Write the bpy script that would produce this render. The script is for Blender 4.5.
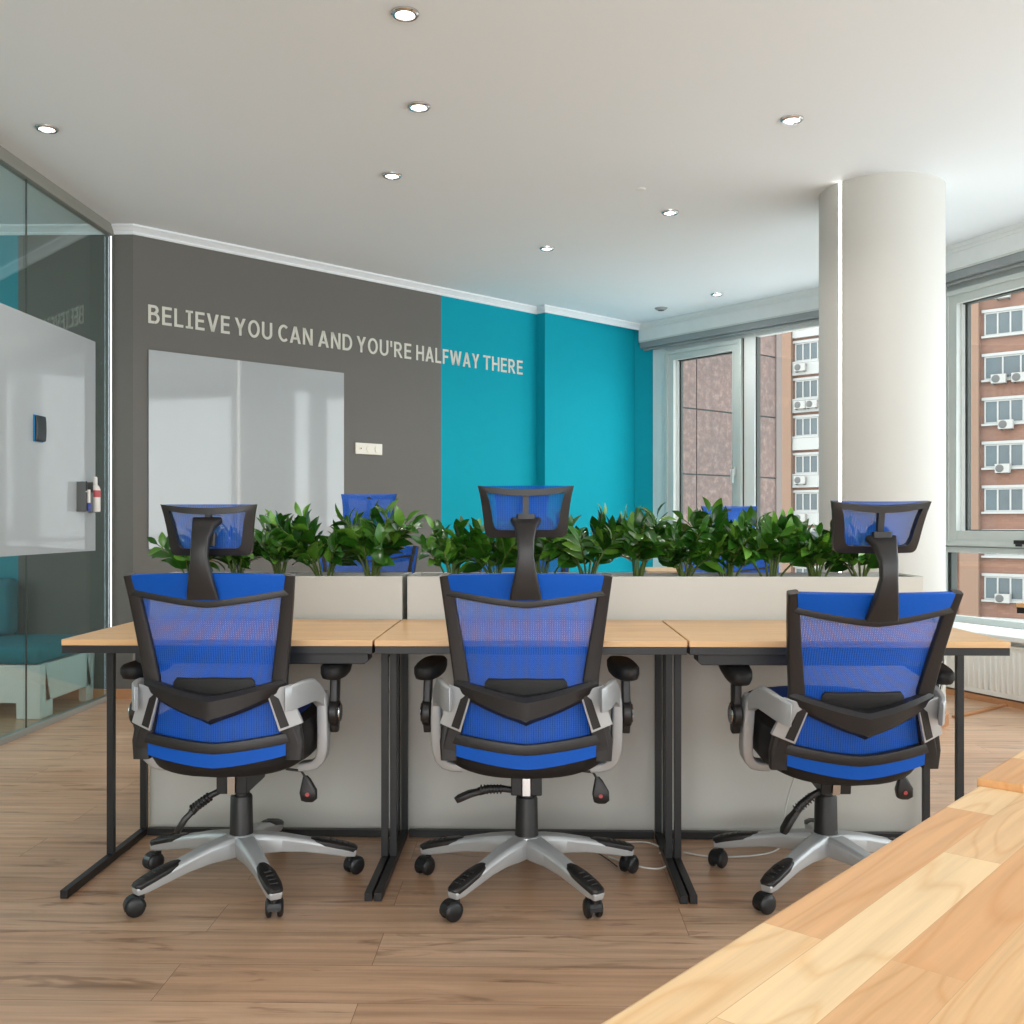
import bpy, bmesh, math, random
from mathutils import Vector, Matrix
random.seed(11)
R = math.radians
C = bpy.context.scene.collection
for o in list(bpy.data.objects): bpy.data.objects.remove(o)

# ------------------------------------------------------------ camera
cam = bpy.data.cameras.new('camera'); camo = bpy.data.objects.new('camera', cam); C.objects.link(camo)
camo.location = (0, 0, 1.09); camo.rotation_euler = (R(90), 0, R(1.3))
cam.sensor_width = 36; cam.lens = 36*1000/1024; cam.shift_y = 10/1024
cam.clip_start = 0.02; cam.clip_end = 400
sc = bpy.context.scene; sc.camera = camo
# ------------------------------------------------------------ look
sc.view_settings.view_transform = 'Standard'; sc.view_settings.look = 'None'
sc.view_settings.gamma = 1; sc.view_settings.use_curve_mapping = False
sc.view_settings.exposure = 0.0
try:
    sc.cycles.use_denoising = True; sc.cycles.max_bounces = 10; sc.cycles.diffuse_bounces = 5
    sc.cycles.glossy_bounces = 4; sc.cycles.transparent_max_bounces = 16; sc.cycles.transmission_bounces = 6
    sc.cycles.sample_clamp_indirect = 4; sc.cycles.caustics_reflective = False; sc.cycles.caustics_refractive = False
except Exception: pass
# ------------------------------------------------------------ overcast sky
w = bpy.data.worlds.new('overcast_sky'); sc.world = w; w.use_nodes = True
wn = w.node_tree.nodes; wn['Background'].inputs[0].default_value = (0.93, 0.97, 1.0, 1); wn['Background'].inputs[1].default_value = 4.3
# ------------------------------------------------------------ sky portals at the windows, then two added fill lights
def area(name, loc, target, sx, sy, power, col, portal=False):
    l = bpy.data.lights.new(name, 'AREA'); l.shape = 'RECTANGLE'; l.size = sx; l.size_y = sy; l.energy = power; l.color = col
    o = bpy.data.objects.new(name, l); C.objects.link(o); o.location = loc
    o.rotation_euler = (Vector(target)-Vector(loc)).to_track_quat('-Z', 'Y').to_euler()
    if portal: l.cycles.is_portal = True
    return o
DAY = (1.0, 1.0, 1.0)
area('window_portal_corner', (1.75, 8.72, 1.6), (0, 6.0, 1.6), 2.2, 2.2, 0, DAY, True)
area('window_portal_column', (2.95, 6.80, 1.6), (0, 5.6, 1.6), 3.6, 2.4, 0, DAY, True)
area('window_portal_near', (4.05, 3.8, 1.6), (0, 3.0, 1.6), 2.0, 2.4, 0, DAY, True)
area('window_portal_nearer', (4.35, 1.85, 1.6), (0, 1.5, 1.6), 2.1, 2.4, 0, DAY, True)
area('window_portal_beside', (4.45, -1.2, 1.6), (0, -1.2, 1.6), 4.0, 2.4, 0, DAY, True)
area('window_portal_rear', (1.0, -3.45, 1.6), (1.0, 2, 1.6), 5.6, 2.3, 0, DAY, True)
area('fill_rear_left', (-0.8, -3.0, 1.5), (-0.6, 4, 2.2), 3.0, 2.0, 60, (1.0, 0.99, 0.97))  # added fill inside the rear wall, evens the brightness from left to right
area('lounge_fill', (-5.4, 3.6, 1.6), (-3, 4.2, 1.2), 2.6, 1.8, 62, (0.95, 0.98, 1.0))  # added fill in front of a solid wall, brightens the dark lounge

# ------------------------------------------------------------ helpers
def s2l(c):
    c /= 255.0
    return c/12.92 if c <= 0.04045 else ((c+0.055)/1.055)**2.4
def rgb(r, g, b): return (s2l(r), s2l(g), s2l(b), 1)
MATS = {}
def mat(name, col, rough=0.5, metal=0.0, spec=0.5, emit=0, noise=None, bump=0, bscale=60, coat=0):
    m = bpy.data.materials.new(name); m.use_nodes = True; nt = m.node_tree; b = nt.nodes['Principled BSDF']
    b.inputs['Base Color'].default_value = col; b.inputs['Roughness'].default_value = rough
    b.inputs['Metallic'].default_value = metal; b.inputs['Specular IOR Level'].default_value = spec
    b.inputs['Coat Weight'].default_value = coat
    if emit: b.inputs['Emission Color'].default_value = col; b.inputs['Emission Strength'].default_value = emit
    tc = nt.nodes.new('ShaderNodeTexCoord')
    amp, sca = noise if noise else (0.05, 9)
    n = nt.nodes.new('ShaderNodeTexNoise'); n.inputs['Scale'].default_value = sca; n.inputs['Detail'].default_value = 4
    nt.links.new(tc.outputs['Object'], n.inputs['Vector'])
    mx = nt.nodes.new('ShaderNodeMix'); mx.data_type = 'RGBA'; mx.blend_type = 'MULTIPLY'
    mr = nt.nodes.new('ShaderNodeMapRange'); mr.inputs['To Min'].default_value = 1-amp; mr.inputs['To Max'].default_value = 1+amp
    nt.links.new(n.outputs['Fac'], mr.inputs['Value'])
    mx.inputs['Factor'].default_value = 1; mx.inputs['A'].default_value = col
    nt.links.new(mr.outputs[0], mx.inputs['B']); nt.links.new(mx.outputs['Result'], b.inputs['Base Color'])
    if bump:
        n2 = nt.nodes.new('ShaderNodeTexNoise'); n2.inputs['Scale'].default_value = bscale; n2.inputs['Detail'].default_value = 3
        nt.links.new(tc.outputs['Object'], n2.inputs['Vector'])
        bp = nt.nodes.new('ShaderNodeBump'); bp.inputs['Strength'].default_value = bump; bp.inputs['Distance'].default_value = 0.002
        nt.links.new(n2.outputs['Fac'], bp.inputs['Height']); nt.links.new(bp.outputs[0], b.inputs['Normal'])
    MATS[name] = m
    return m
def N(nt, t, **kw):
    n = nt.nodes.new(t)
    for k, v in kw.items():
        if k in n.inputs: n.inputs[k].default_value = v
        else: setattr(n, k, v)
    return n
def mixc(nt, blend='MIX'):
    n = nt.nodes.new('ShaderNodeMix'); n.data_type = 'RGBA'; n.blend_type = blend; n.inputs['Factor'].default_value = 1
    return n
def ramp(nt, stops):
    n = nt.nodes.new('ShaderNodeValToRGB'); e = n.color_ramp.elements
    e[0].position, e[0].color = stops[0]; e[1].position, e[1].color = stops[-1]
    for p, c in stops[1:-1]:
        x = e.new(p); x.color = c
    return n
def wood(name, c1, c2, bw, rh, mortar=0.0012, seamcol=None, grain=(1.2, 22), gdark=0.75, rings=0.0, rough=0.4, tint=0.5, rot=0.0, offs=(0, 0, 0), stops=None, bumpy=0.1, knots=0, alt=0, ringf=21):
    """boards: brick pattern of staves with a random tone each, stretched grain along x"""
    m = bpy.data.materials.new(name); m.use_nodes = True; nt = m.node_tree; L = nt.links.new; b = nt.nodes['Principled BSDF']
    tc = N(nt, 'ShaderNodeTexCoord'); mp = N(nt, 'ShaderNodeMapping'); mp.inputs['Rotation'].default_value = (0, 0, rot); mp.inputs['Location'].default_value = offs
    L(tc.outputs['Object'], mp.inputs['Vector'])
    br = N(nt, 'ShaderNodeTexBrick', Scale=1.0); br.offset = 0.37; br.offset_frequency = 2; br.squash = 1
    br.inputs['Brick Width'].default_value = bw; br.inputs['Row Height'].default_value = rh; br.inputs['Mortar Size'].default_value = mortar
    br.inputs['Mortar Smooth'].default_value = 0.1; br.inputs['Bias'].default_value = 0
    br.inputs['Color1'].default_value = (0, 0, 0, 1); br.inputs['Color2'].default_value = (1, 1, 1, 1); br.inputs['Mortar'].default_value = (0.5, 0.5, 0.5, 1)
    L(mp.outputs[0], br.inputs['Vector'])
    tone = ramp(nt, stops or [(0, c1), (1, c2)])
    if alt:
        sy = N(nt, 'ShaderNodeSeparateXYZ'); L(mp.outputs[0], sy.inputs[0]); dv = N(nt, 'ShaderNodeMath', operation='DIVIDE'); dv.inputs[1].default_value = rh*2; L(sy.outputs['Y'], dv.inputs[0])
        fc = N(nt, 'ShaderNodeMath', operation='FRACT'); L(dv.outputs[0], fc.inputs[0]); gt = N(nt, 'ShaderNodeMath', operation='GREATER_THAN'); gt.inputs[1].default_value = 0.5; L(fc.outputs[0], gt.inputs[0])
        mm = N(nt, 'ShaderNodeMix'); mm.inputs[0].default_value = alt; L(br.outputs['Color'], mm.inputs[2]); L(gt.outputs[0], mm.inputs[3]); L(mm.outputs[0], tone.inputs['Fac'])
    else: L(br.outputs['Color'], tone.inputs['Fac'])
    # each stave shifts the grain
    off = N(nt, 'ShaderNodeVectorMath', operation='MULTIPLY'); off.inputs[1].default_value = (7.3, 3.1, 5.7); L(br.outputs['Color'], off.inputs[0])
    add = N(nt, 'ShaderNodeVectorMath', operation='ADD'); L(mp.outputs[0], add.inputs[0]); L(off.outputs[0], add.inputs[1])
    st = N(nt, 'ShaderNodeMapping'); st.inputs['Scale'].default_value = (grain[0], grain[1], grain[1]); L(add.outputs[0], st.inputs['Vector'])
    n1 = N(nt, 'ShaderNodeTexNoise', Scale=1.0, Detail=6.0, Roughness=0.62, Distortion=0.25); L(st.outputs[0], n1.inputs['Vector'])
    g = ramp(nt, [(0.3, (gdark, gdark*0.97, gdark*0.93, 1)), (0.62, (1.06, 1.05, 1.03, 1))]); L(n1.outputs['Fac'], g.inputs['Fac'])
    mx = mixc(nt, 'MULTIPLY'); L(tone.outputs[0], mx.inputs['A']); L(g.outputs[0], mx.inputs['B'])
    last = mx.outputs['Result']
    if rings:
        wv = N(nt, 'ShaderNodeTexNoise', Scale=1.0, Detail=1.5, Roughness=0.4, Distortion=0.3)
        s3 = N(nt, 'ShaderNodeMapping'); s3.inputs['Scale'].default_value = (1.3, 10, 8); L(add.outputs[0], s3.inputs['Vector']); L(s3.outputs[0], wv.inputs['Vector'])
        mul = N(nt, 'ShaderNodeMath', operation='MULTIPLY'); mul.inputs[1].default_value = ringf; L(wv.outputs['Fac'], mul.inputs[0])
        fr = N(nt, 'ShaderNodeMath', operation='PINGPONG'); fr.inputs[1].default_value = 1.0; L(mul.outputs[0], fr.inputs[0])
        rr = ramp(nt, [(0.0, (1-rings*.7, 1-rings*1.5, 1-rings*2.5, 1)), (0.3, (1, 1, 1, 1)), (1, (1.02, 1.02, 1.02, 1))]); L(fr.outputs[0], rr.inputs['Fac'])
        m2 = mixc(nt, 'MULTIPLY'); L(last, m2.inputs['A']); L(rr.outputs[0], m2.inputs['B']); last = m2.outputs['Result']
    if knots:
        ks = N(nt, 'ShaderNodeMapping'); ks.inputs['Scale'].default_value = (2.6, 15, 15); L(add.outputs[0], ks.inputs['Vector'])
        kn = N(nt, 'ShaderNodeTexNoise', Scale=1.0, Detail=3.0, Roughness=0.6, Distortion=1.2); L(ks.outputs[0], kn.inputs['Vector'])
        kr = ramp(nt, [(0.30, (1-knots, 1-knots*1.1, 1-knots*1.2, 1)), (0.42, (0.95, 0.94, 0.93, 1)), (0.55, (1, 1, 1, 1)), (0.75, (1.08, 1.08, 1.07, 1))]); L(kn.outputs['Fac'], kr.inputs['Fac'])
        m4 = mixc(nt, 'MULTIPLY'); L(last, m4.inputs['A']); L(kr.outputs[0], m4.inputs['B']); last = m4.outputs['Result']
    m3 = mixc(nt); m3.inputs['B'].default_value = seamcol or tuple(x*0.45 for x in c1[:3])+(1,)
    L(br.outputs['Fac'], m3.inputs['Factor']); L(last, m3.inputs['A']); L(m3.outputs['Result'], b.inputs['Base Color'])
    b.inputs['Roughness'].default_value = rough
    bp = N(nt, 'ShaderNodeBump', Strength=bumpy, Distance=0.001); L(n1.outputs['Fac'], bp.inputs['Height']); L(bp.outputs[0], b.inputs['Normal'])
    MATS[name] = m
    return m
def glass(name, tint, refl=1.0, dirt=0.0):
    m = bpy.data.materials.new(name); m.use_nodes = True; nt = m.node_tree; L = nt.links.new; nt.nodes.remove(nt.nodes['Principled BSDF'])
    out = nt.nodes['Material Output']
    tr = N(nt, 'ShaderNodeBsdfTransparent'); tr.inputs[0].default_value = tint
    gl = N(nt, 'ShaderNodeBsdfGlossy', Roughness=0.0); gl.inputs[0].default_value = (1, 1, 1, 1)
    fr = N(nt, 'ShaderNodeFresnel', IOR=1.5); ge = N(nt, 'ShaderNodeNewGeometry'); ir = N(nt, 'ShaderNodeMapRange'); ir.inputs['To Min'].default_value = 1.5; ir.inputs['To Max'].default_value = 1/1.5; L(ge.outputs['Backfacing'], ir.inputs['Value']); L(ir.outputs[0], fr.inputs['IOR']); mu = N(nt, 'ShaderNodeMath', operation='MULTIPLY'); mu.inputs[1].default_value = refl; mu.use_clamp = True
    L(fr.outputs[0], mu.inputs[0]); mx = N(nt, 'ShaderNodeMixShader'); L(mu.outputs[0], mx.inputs[0]); L(tr.outputs[0], mx.inputs[1]); L(gl.outputs[0], mx.inputs[2])
    tc = N(nt, 'ShaderNodeTexCoord'); n = N(nt, 'ShaderNodeTexNoise', Scale=2.0); L(tc.outputs['Object'], n.inputs['Vector'])
    rg = N(nt, 'ShaderNodeMapRange'); rg.inputs['To Min'].default_value = 0.0; rg.inputs['To Max'].default_value = dirt; L(n.outputs['Fac'], rg.inputs['Value'])
    L(rg.outputs[0], gl.inputs['Roughness'])
    L(mx.outputs[0], out.inputs['Surface']); MATS[name] = m
    return m
def meshfab(name, col, open_, period, bg=0.0):
    """woven mesh: threads with real gaps (a transparent share set by a fine vertical rib pattern)"""
    m = bpy.data.materials.new(name); m.use_nodes = True; nt = m.node_tree; L = nt.links.new; b = nt.nodes['Principled BSDF']; out = nt.nodes['Material Output']
    b.inputs['Base Color'].default_value = col; b.inputs['Roughness'].default_value = 0.55; b.inputs['Sheen Weight'].default_value = 0.1
    tc = N(nt, 'ShaderNodeTexCoord'); sp = N(nt, 'ShaderNodeSeparateXYZ'); L(tc.outputs['Object'], sp.inputs[0])
    def sine(sock, k):
        a = N(nt, 'ShaderNodeMath', operation='MULTIPLY'); a.inputs[1].default_value = k; L(sock, a.inputs[0])
        s = N(nt, 'ShaderNodeMath', operation='SINE'); L(a.outputs[0], s.inputs[0]); return s
    sx = sine(sp.outputs['X'], 2*math.pi/period); sz = sine(sp.outputs['Z'], 2*math.pi/(period*0.8))
    ad = N(nt, 'ShaderNodeMath', operation='MULTIPLY_ADD'); ad.inputs[1].default_value = 0.45; L(sz.outputs[0], ad.inputs[0]); L(sx.outputs[0], ad.inputs[2])
    mr = N(nt, 'ShaderNodeMapRange'); mr.inputs['From Min'].default_value = -1.45; mr.inputs['From Max'].default_value = 1.45
    mr.inputs['To Min'].default_value = max(open_-0.24, 0); mr.inputs['To Max'].default_value = min(open_+0.24, 1); L(ad.outputs[0], mr.inputs['Value'])
    tr = N(nt, 'ShaderNodeBsdfTransparent'); mx = N(nt, 'ShaderNodeMixShader')
    L(mr.outputs[0], mx.inputs[0]); L(b.outputs[0], mx.inputs[1]); L(tr.outputs[0], mx.inputs[2]); L(mx.outputs[0], out.inputs['Surface'])
    MATS[name] = m
    return m

class MB:
    def __init__(s): s.v = []; s.f = []
    def add(s, vs, fs):
        k = len(s.v); s.v += [tuple(v) for v in vs]; s.f += [tuple(i+k for i in f) for f in fs]; return s
    def box(s, x0, x1, y0, y1, z0, z1, M=None):
        vs = [Vector(p) for p in ((x0,y0,z0),(x1,y0,z0),(x1,y1,z0),(x0,y1,z0),(x0,y0,z1),(x1,y0,z1),(x1,y1,z1),(x0,y1,z1))]
        if M: vs = [M @ v for v in vs]
        return s.add(vs, [(0,3,2,1),(4,5,6,7),(0,1,5,4),(1,2,6,5),(2,3,7,6),(3,0,4,7)])
    def prism(s, pts, off):
        n = len(pts); off = Vector(off); a = [Vector(p) for p in pts]
        return s.add(a+[p+off for p in a], [tuple(range(n))[::-1], tuple(range(n, 2*n))]+[(i,(i+1)%n,n+(i+1)%n,n+i) for i in range(n)])
    def sweep(s, path, sec, hint, cap=True, M=None):
        """path points; sec(i,t)-> list of (a,b) offsets along (side, up); hint(i)-> vector for the 'up' direction"""
        P = [Vector(p) for p in path]; n = len(P); rings = []
        for i, p in enumerate(P):
            t = (P[min(i+1, n-1)]-P[max(i-1, 0)]).normalized(); h = Vector(hint(i) if callable(hint) else hint)
            side = t.cross(h).normalized(); up = side.cross(t).normalized()
            rings.append([p+side*a+up*b for a, b in (sec(i) if callable(sec) else sec)])
        k = len(rings[0]); vs = [q for r in rings for q in r]; fs = []
        for i in range(n-1):
            for j in range(k): fs.append((i*k+j, i*k+(j+1)%k, (i+1)*k+(j+1)%k, (i+1)*k+j))
        if cap: fs += [tuple(range(k))[::-1], tuple((n-1)*k+j for j in range(k))]
        if M: vs = [M @ v for v in vs]
        return s.add(vs, fs)
    def tube(s, path, r, n=8, cap=True):
        rr = r if isinstance(r, (list, tuple)) else [r]*len(path)
        P = [Vector(p) for p in path]; up = Vector((0, 0, 1))
        if abs((P[-1]-P[0]).normalized().z) > 0.9: up = Vector((0, 1, 0))
        return s.sweep(path, lambda i: [(rr[i]*math.cos(2*math.pi*j/n), rr[i]*math.sin(2*math.pi*j/n)) for j in range(n)], up, cap)
    def lathe(s, prof, n=24, o=(0, 0, 0), axis='Z'):
        vs = []; fs = []; m = len(prof)
        for j in range(n):
            a = 2*math.pi*j/n
            for r, z in prof:
                p = (r*math.cos(a), r*math.sin(a), z)
                if axis == 'X': p = (p[2], p[0], p[1])
                if axis == 'Y': p = (p[0], p[2], p[1])
                vs.append((p[0]+o[0], p[1]+o[1], p[2]+o[2]))
        for j in range(n):
            for i in range(m-1): fs.append((j*m+i, ((j+1)%n)*m+i, ((j+1)%n)*m+i+1, j*m+i+1))
        if prof[0][0] > 1e-6: fs.append(tuple(j*m for j in range(n))[::-1])
        if prof[-1][0] > 1e-6: fs.append(tuple(j*m+m-1 for j in range(n)))
        return s.add(vs, fs)
    def grid(s, fn, nu, nv):
        k = len(s.v); vs = [fn(i/nu, j/nv) for i in range(nu+1) for j in range(nv+1)]
        fs = [(i*(nv+1)+j, (i+1)*(nv+1)+j, (i+1)*(nv+1)+j+1, i*(nv+1)+j+1) for i in range(nu) for j in range(nv)]
        return s.add(vs, fs)
    def build(s, name, m, parent=None, bevel=0, smooth=40, loc=None, thick=0, segs=2, subsurf=0):
        me = bpy.data.meshes.new(name); bm = bmesh.new(); bv = [bm.verts.new(v) for v in s.v]
        for f in s.f:
            try: bm.faces.new([bv[i] for i in f])
            except ValueError: pass
        bmesh.ops.remove_doubles(bm, verts=bm.verts, dist=1e-6)
        if not thick: bmesh.ops.recalc_face_normals(bm, faces=bm.faces)
        if smooth:
            for f in bm.faces: f.smooth = True
            lim = R(smooth)
            for e in bm.edges: e.smooth = (len(e.link_faces) == 2 and e.calc_face_angle(0) < lim)
        bm.to_mesh(me); bm.free()
        o = bpy.data.objects.new(name, me); C.objects.link(o); me.materials.append(m)
        if parent is not None: o.parent = parent
        if loc: o.location = loc
        if thick: md = o.modifiers.new('solid', 'SOLIDIFY'); md.thickness = thick; md.offset = 0
        if subsurf: md = o.modifiers.new('sub', 'SUBSURF'); md.levels = subsurf; md.render_levels = subsurf
        if bevel:
            md = o.modifiers.new('bevel', 'BEVEL'); md.width = bevel; md.segments = segs; md.limit_method = 'ANGLE'; md.angle_limit = R(40)
            md.harden_normals = False
        return o
def tag(o, label=None, cat=None, group=None, kind=None):
    if label: o['label'] = label
    if cat: o['category'] = cat
    if group: o['group'] = group
    if kind: o['kind'] = kind
    return o
def empty(name, loc=(0, 0, 0), rz=0, label=None, cat=None, group=None, kind=None):
    o = bpy.data.objects.new(name, None); o.empty_display_size = 0.1; C.objects.link(o); o.location = loc; o.rotation_euler = (0, 0, rz)
    return tag(o, label, cat, group, kind)
def copy_tree(o, parent=None):
    c = o.copy(); C.objects.link(c); c.parent = parent
    for ch in list(o.children): copy_tree(ch, c)
    return c
def roundrect(w_, h_, r, n=4):
    pts = []
    for cx, cy, a0 in ((w_/2-r, h_/2-r, 0), (-w_/2+r, h_/2-r, 90), (-w_/2+r, -h_/2+r, 180), (w_/2-r, -h_/2+r, 270)):
        for k in range(n+1):
            a = R(a0+90*k/n); pts.append((cx+r*math.cos(a), cy+r*math.sin(a)))
    return pts
def lerp_tab(tab, z):
    if z <= tab[0][0]: return tab[0][1]
    for (a, va), (b, vb) in zip(tab, tab[1:]):
        if z <= b: t = (z-a)/(b-a); t = t*t*(3-2*t)*0.4+t*0.6; return va+(vb-va)*t
    return tab[-1][1]

# ------------------------------------------------------------ materials
mat('ceiling_paint', rgb(234, 240, 245), 0.8, noise=(0.012, 1.5))
mat('white_paint', rgb(226, 227, 224), 0.75, noise=(0.015, 2))
mat('column_paint', rgb(204, 203, 198), 0.6, noise=(0.02, 2), bump=0.1, bscale=40)
mat('grey_paint', rgb(104, 102, 98), 0.75, noise=(0.03, 2.5), bump=0.15, bscale=120)
mat('teal_paint', rgb(0, 154, 174), 0.8, spec=0.2, noise=(0.02, 2), bump=0.1, bscale=120)
mat('soffit_paint', rgb(232, 236, 236), 0.7)
mat('blind_grey', rgb(150, 156, 158), 0.5)
mat('window_frame', rgb(208, 214, 211), 0.35)
mat('window_white', rgb(238, 242, 241), 0.35)
mat('rubber', rgb(52, 58, 54), 0.6)
mat('aluminium', rgb(168, 172, 168), 0.4, metal=0.6)
mat('partition_trim', rgb(138, 138, 131), 0.5)
mat('lettering', rgb(208, 208, 198), 0.6)
mat('board_white', rgb(170, 176, 179), 0.05, spec=0.5, coat=0.3, noise=(0.02, 3))
mat('plastic_white', rgb(232, 228, 216), 0.4)
mat('black_metal', rgb(26, 27, 29), 0.42, spec=0.5)
mat('black_plastic', rgb(34, 32, 32), 0.42, bump=0.25, bscale=400)
mat('black_soft', rgb(22, 21, 21), 0.65, bump=0.3, bscale=300)
mat('caster_black', rgb(26, 27, 29), 0.38)
mat('silver_paint', rgb(186, 189, 191), 0.36, metal=0.3)
mat('chrome', rgb(205, 205, 205), 0.15, metal=1)
mat('planter_white', rgb(203, 202, 195), 0.5, noise=(0.015, 2))
mat('soil', rgb(66, 50, 38), 0.95, noise=(0.5, 60), bump=0.8, bscale=60)
mat('stem_green', rgb(94, 112, 50), 0.5, noise=(0.2, 14))
mat('cable_white', rgb(214, 214, 208), 0.5)
mat('cable_black', rgb(26, 26, 28), 0.5)
mat('radiator_white', rgb(240, 243, 240), 0.4)
mat('teal_fabric', rgb(0, 126, 142), 0.85, bump=0.3, bscale=200)
mat('blue_fabric', rgb(0, 82, 178), 0.6, bump=0.25, bscale=500)
mat('blue_solid', rgb(0, 84, 184), 0.6, spec=0.3, noise=(0.06, 120), bump=0.2, bscale=500)
meshfab('blue_mesh', rgb(0, 90, 198), 0.23, 0.0065)
meshfab('blue_mesh_fine', rgb(0, 86, 188), 0.20, 0.0065)
mat('skirting_wood', rgb(188, 138, 98), 0.5, noise=(0.12, 8))
mat('led', (1.0, 0.98, 0.9, 1), 0.5, emit=9)
mat('led_cool', (0.8, 0.88, 1.0, 1), 0.5, emit=2.5)
mat('lamp_glow', (1.0, 0.97, 0.92, 1), 0.5, emit=5)
mat('marker_green', rgb(0, 122, 92), 0.4); mat('marker_blue', rgb(34, 54, 150), 0.4); mat('marker_black', rgb(18, 26, 30), 0.4)
mat('bottle_white', rgb(222, 218, 212), 0.4); mat('label_red', rgb(186, 80, 84), 0.5); mat('steel_cup', rgb(96, 98, 96), 0.4, metal=0.5)
mat('eraser_blue', rgb(16, 118, 176), 0.6)
mat('facade_white', rgb(150, 150, 148), 0.8); mat('facade_salmon', rgb(122, 96, 80), 0.9, noise=(0.06, 0.6))
mat('outside_pane', rgb(66, 76, 80), 0.25, noise=(0.35, 0.5))
mat('ac_white', rgb(146, 145, 142), 0.6); mat('ac_dark', rgb(78, 78, 77), 0.6)
mat('pavement', rgb(196, 192, 186), 0.9)
mat('corner_post', rgb(96, 84, 80), 0.8)
glass('window_glass', (0.96, 0.98, 0.97, 1), 0.6)
glass('partition_glass', (0.80, 0.89, 0.88, 1), 1.2, 0.0)
wood('floor_laminate', rgb(196, 158, 128), rgb(210, 175, 146), 1.28, 0.193, 0.0008, rgb(120, 92, 72), (0.9, 32), 0.70, rings=0.0, knots=0.42, rough=0.3, offs=(0.4, 0.06, 0), bumpy=0.06)
wood('desk_laminate', rgb(214, 172, 124), rgb(226, 186, 138), 0.75, 0.07, 0.0, rgb(180, 130, 90), (1.5, 34), 0.86, rings=0.06, rough=0.36)
wood('desk_edge', rgb(200, 150, 100), rgb(206, 156, 106), 3, 3, 0.0, rgb(180, 130, 90), (1.5, 60), 0.88, rough=0.4)
wood('stave_pine', rgb(240, 208, 158), rgb(222, 168, 112), 0.46, 0.056, 0.0003, rgb(210, 164, 116), (2.0, 70), 0.88, rings=0.11, rough=0.38, offs=(0.13, 0.0, 0), bumpy=0.1,
     stops=[(0.2, rgb(252, 230, 190)), (0.42, rgb(248, 216, 168)), (0.58, rgb(236, 192, 140)), (0.8, rgb(226, 172, 118))], alt=0.40, ringf=26)
def leaf_mat():
    m = bpy.data.materials.new('leaf_green'); m.use_nodes = True; nt = m.node_tree; L = nt.links.new; b = nt.nodes['Principled BSDF']
    g = N(nt, 'ShaderNodeNewGeometry'); r_ = ramp(nt, [(0, rgb(30, 74, 18)), (0.6, rgb(54, 106, 28)), (1, rgb(104, 152, 52))]); L(g.outputs['Random Per Island'], r_.inputs['Fac'])
    tc = N(nt, 'ShaderNodeTexCoord'); n = N(nt, 'ShaderNodeTexNoise', Scale=30.0); L(tc.outputs['Object'], n.inputs['Vector'])
    mx = mixc(nt, 'OVERLAY'); mx.inputs['Factor'].default_value = 0.3; L(r_.outputs[0], mx.inputs['A']); L(n.outputs['Fac'], mx.inputs['B'])
    L(mx.outputs['Result'], b.inputs['Base Color']); b.inputs['Roughness'].default_value = 0.28; b.inputs['Subsurface Weight'].default_value = 0.0
    MATS['leaf'] = m
leaf_mat()
def granite():
    m = bpy.data.materials.new('brown_granite'); m.use_nodes = True; nt = m.node_tree; L = nt.links.new; b = nt.nodes['Principled BSDF']
    tc = N(nt, 'ShaderNodeTexCoord'); n = N(nt, 'ShaderNodeTexNoise', Scale=9.0, Detail=8.0, Roughness=0.8); L(tc.outputs['Object'], n.inputs['Vector'])
    n2 = N(nt, 'ShaderNodeTexNoise', Scale=0.8, Detail=3.0); L(tc.outputs['Object'], n2.inputs['Vector'])
    a = ramp(nt, [(0.3, rgb(66, 48, 43)), (0.5, rgb(84, 64, 58)), (0.66, rgb(116, 98, 90))]); L(n.outputs['Fac'], a.inputs['Fac'])
    c = ramp(nt, [(0.35, (0.88, 0.86, 0.86, 1)), (0.65, (1.08, 1.04, 1.02, 1))]); L(n2.outputs['Fac'], c.inputs['Fac'])
    mx = mixc(nt, 'MULTIPLY'); L(a.outputs[0], mx.inputs['A']); L(c.outputs[0], mx.inputs['B']); L(mx.outputs['Result'], b.inputs['Base Color']); b.inputs['Roughness'].default_value = 0.6
    MATS['granite'] = m
granite()
def brickmat():
    m = bpy.data.materials.new('facade_brick'); m.use_nodes = True; nt = m.node_tree; L = nt.links.new; b = nt.nodes['Principled BSDF']
    tc = N(nt, 'ShaderNodeTexCoord'); sp = N(nt, 'ShaderNodeSeparateXYZ'); L(tc.outputs['Object'], sp.inputs[0]); cb = N(nt, 'ShaderNodeCombineXYZ'); L(sp.outputs['X'], cb.inputs['X']); L(sp.outputs['Z'], cb.inputs['Y'])
    br = N(nt, 'ShaderNodeTexBrick', Scale=1.0); br.inputs['Brick Width'].default_value = 0.5; br.inputs['Row Height'].default_value = 0.16; br.inputs['Mortar Size'].default_value = 0.01
    br.inputs['Color1'].default_value = rgb(122, 92, 78); br.inputs['Color2'].default_value = rgb(114, 83, 70); br.inputs['Mortar'].default_value = rgb(104, 80, 70); L(cb.outputs[0], br.inputs['Vector'])
    L(br.outputs['Color'], b.inputs['Base Color']); b.inputs['Roughness'].default_value = 0.9; MATS['brick'] = m
brickmat()
G = MATS

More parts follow.
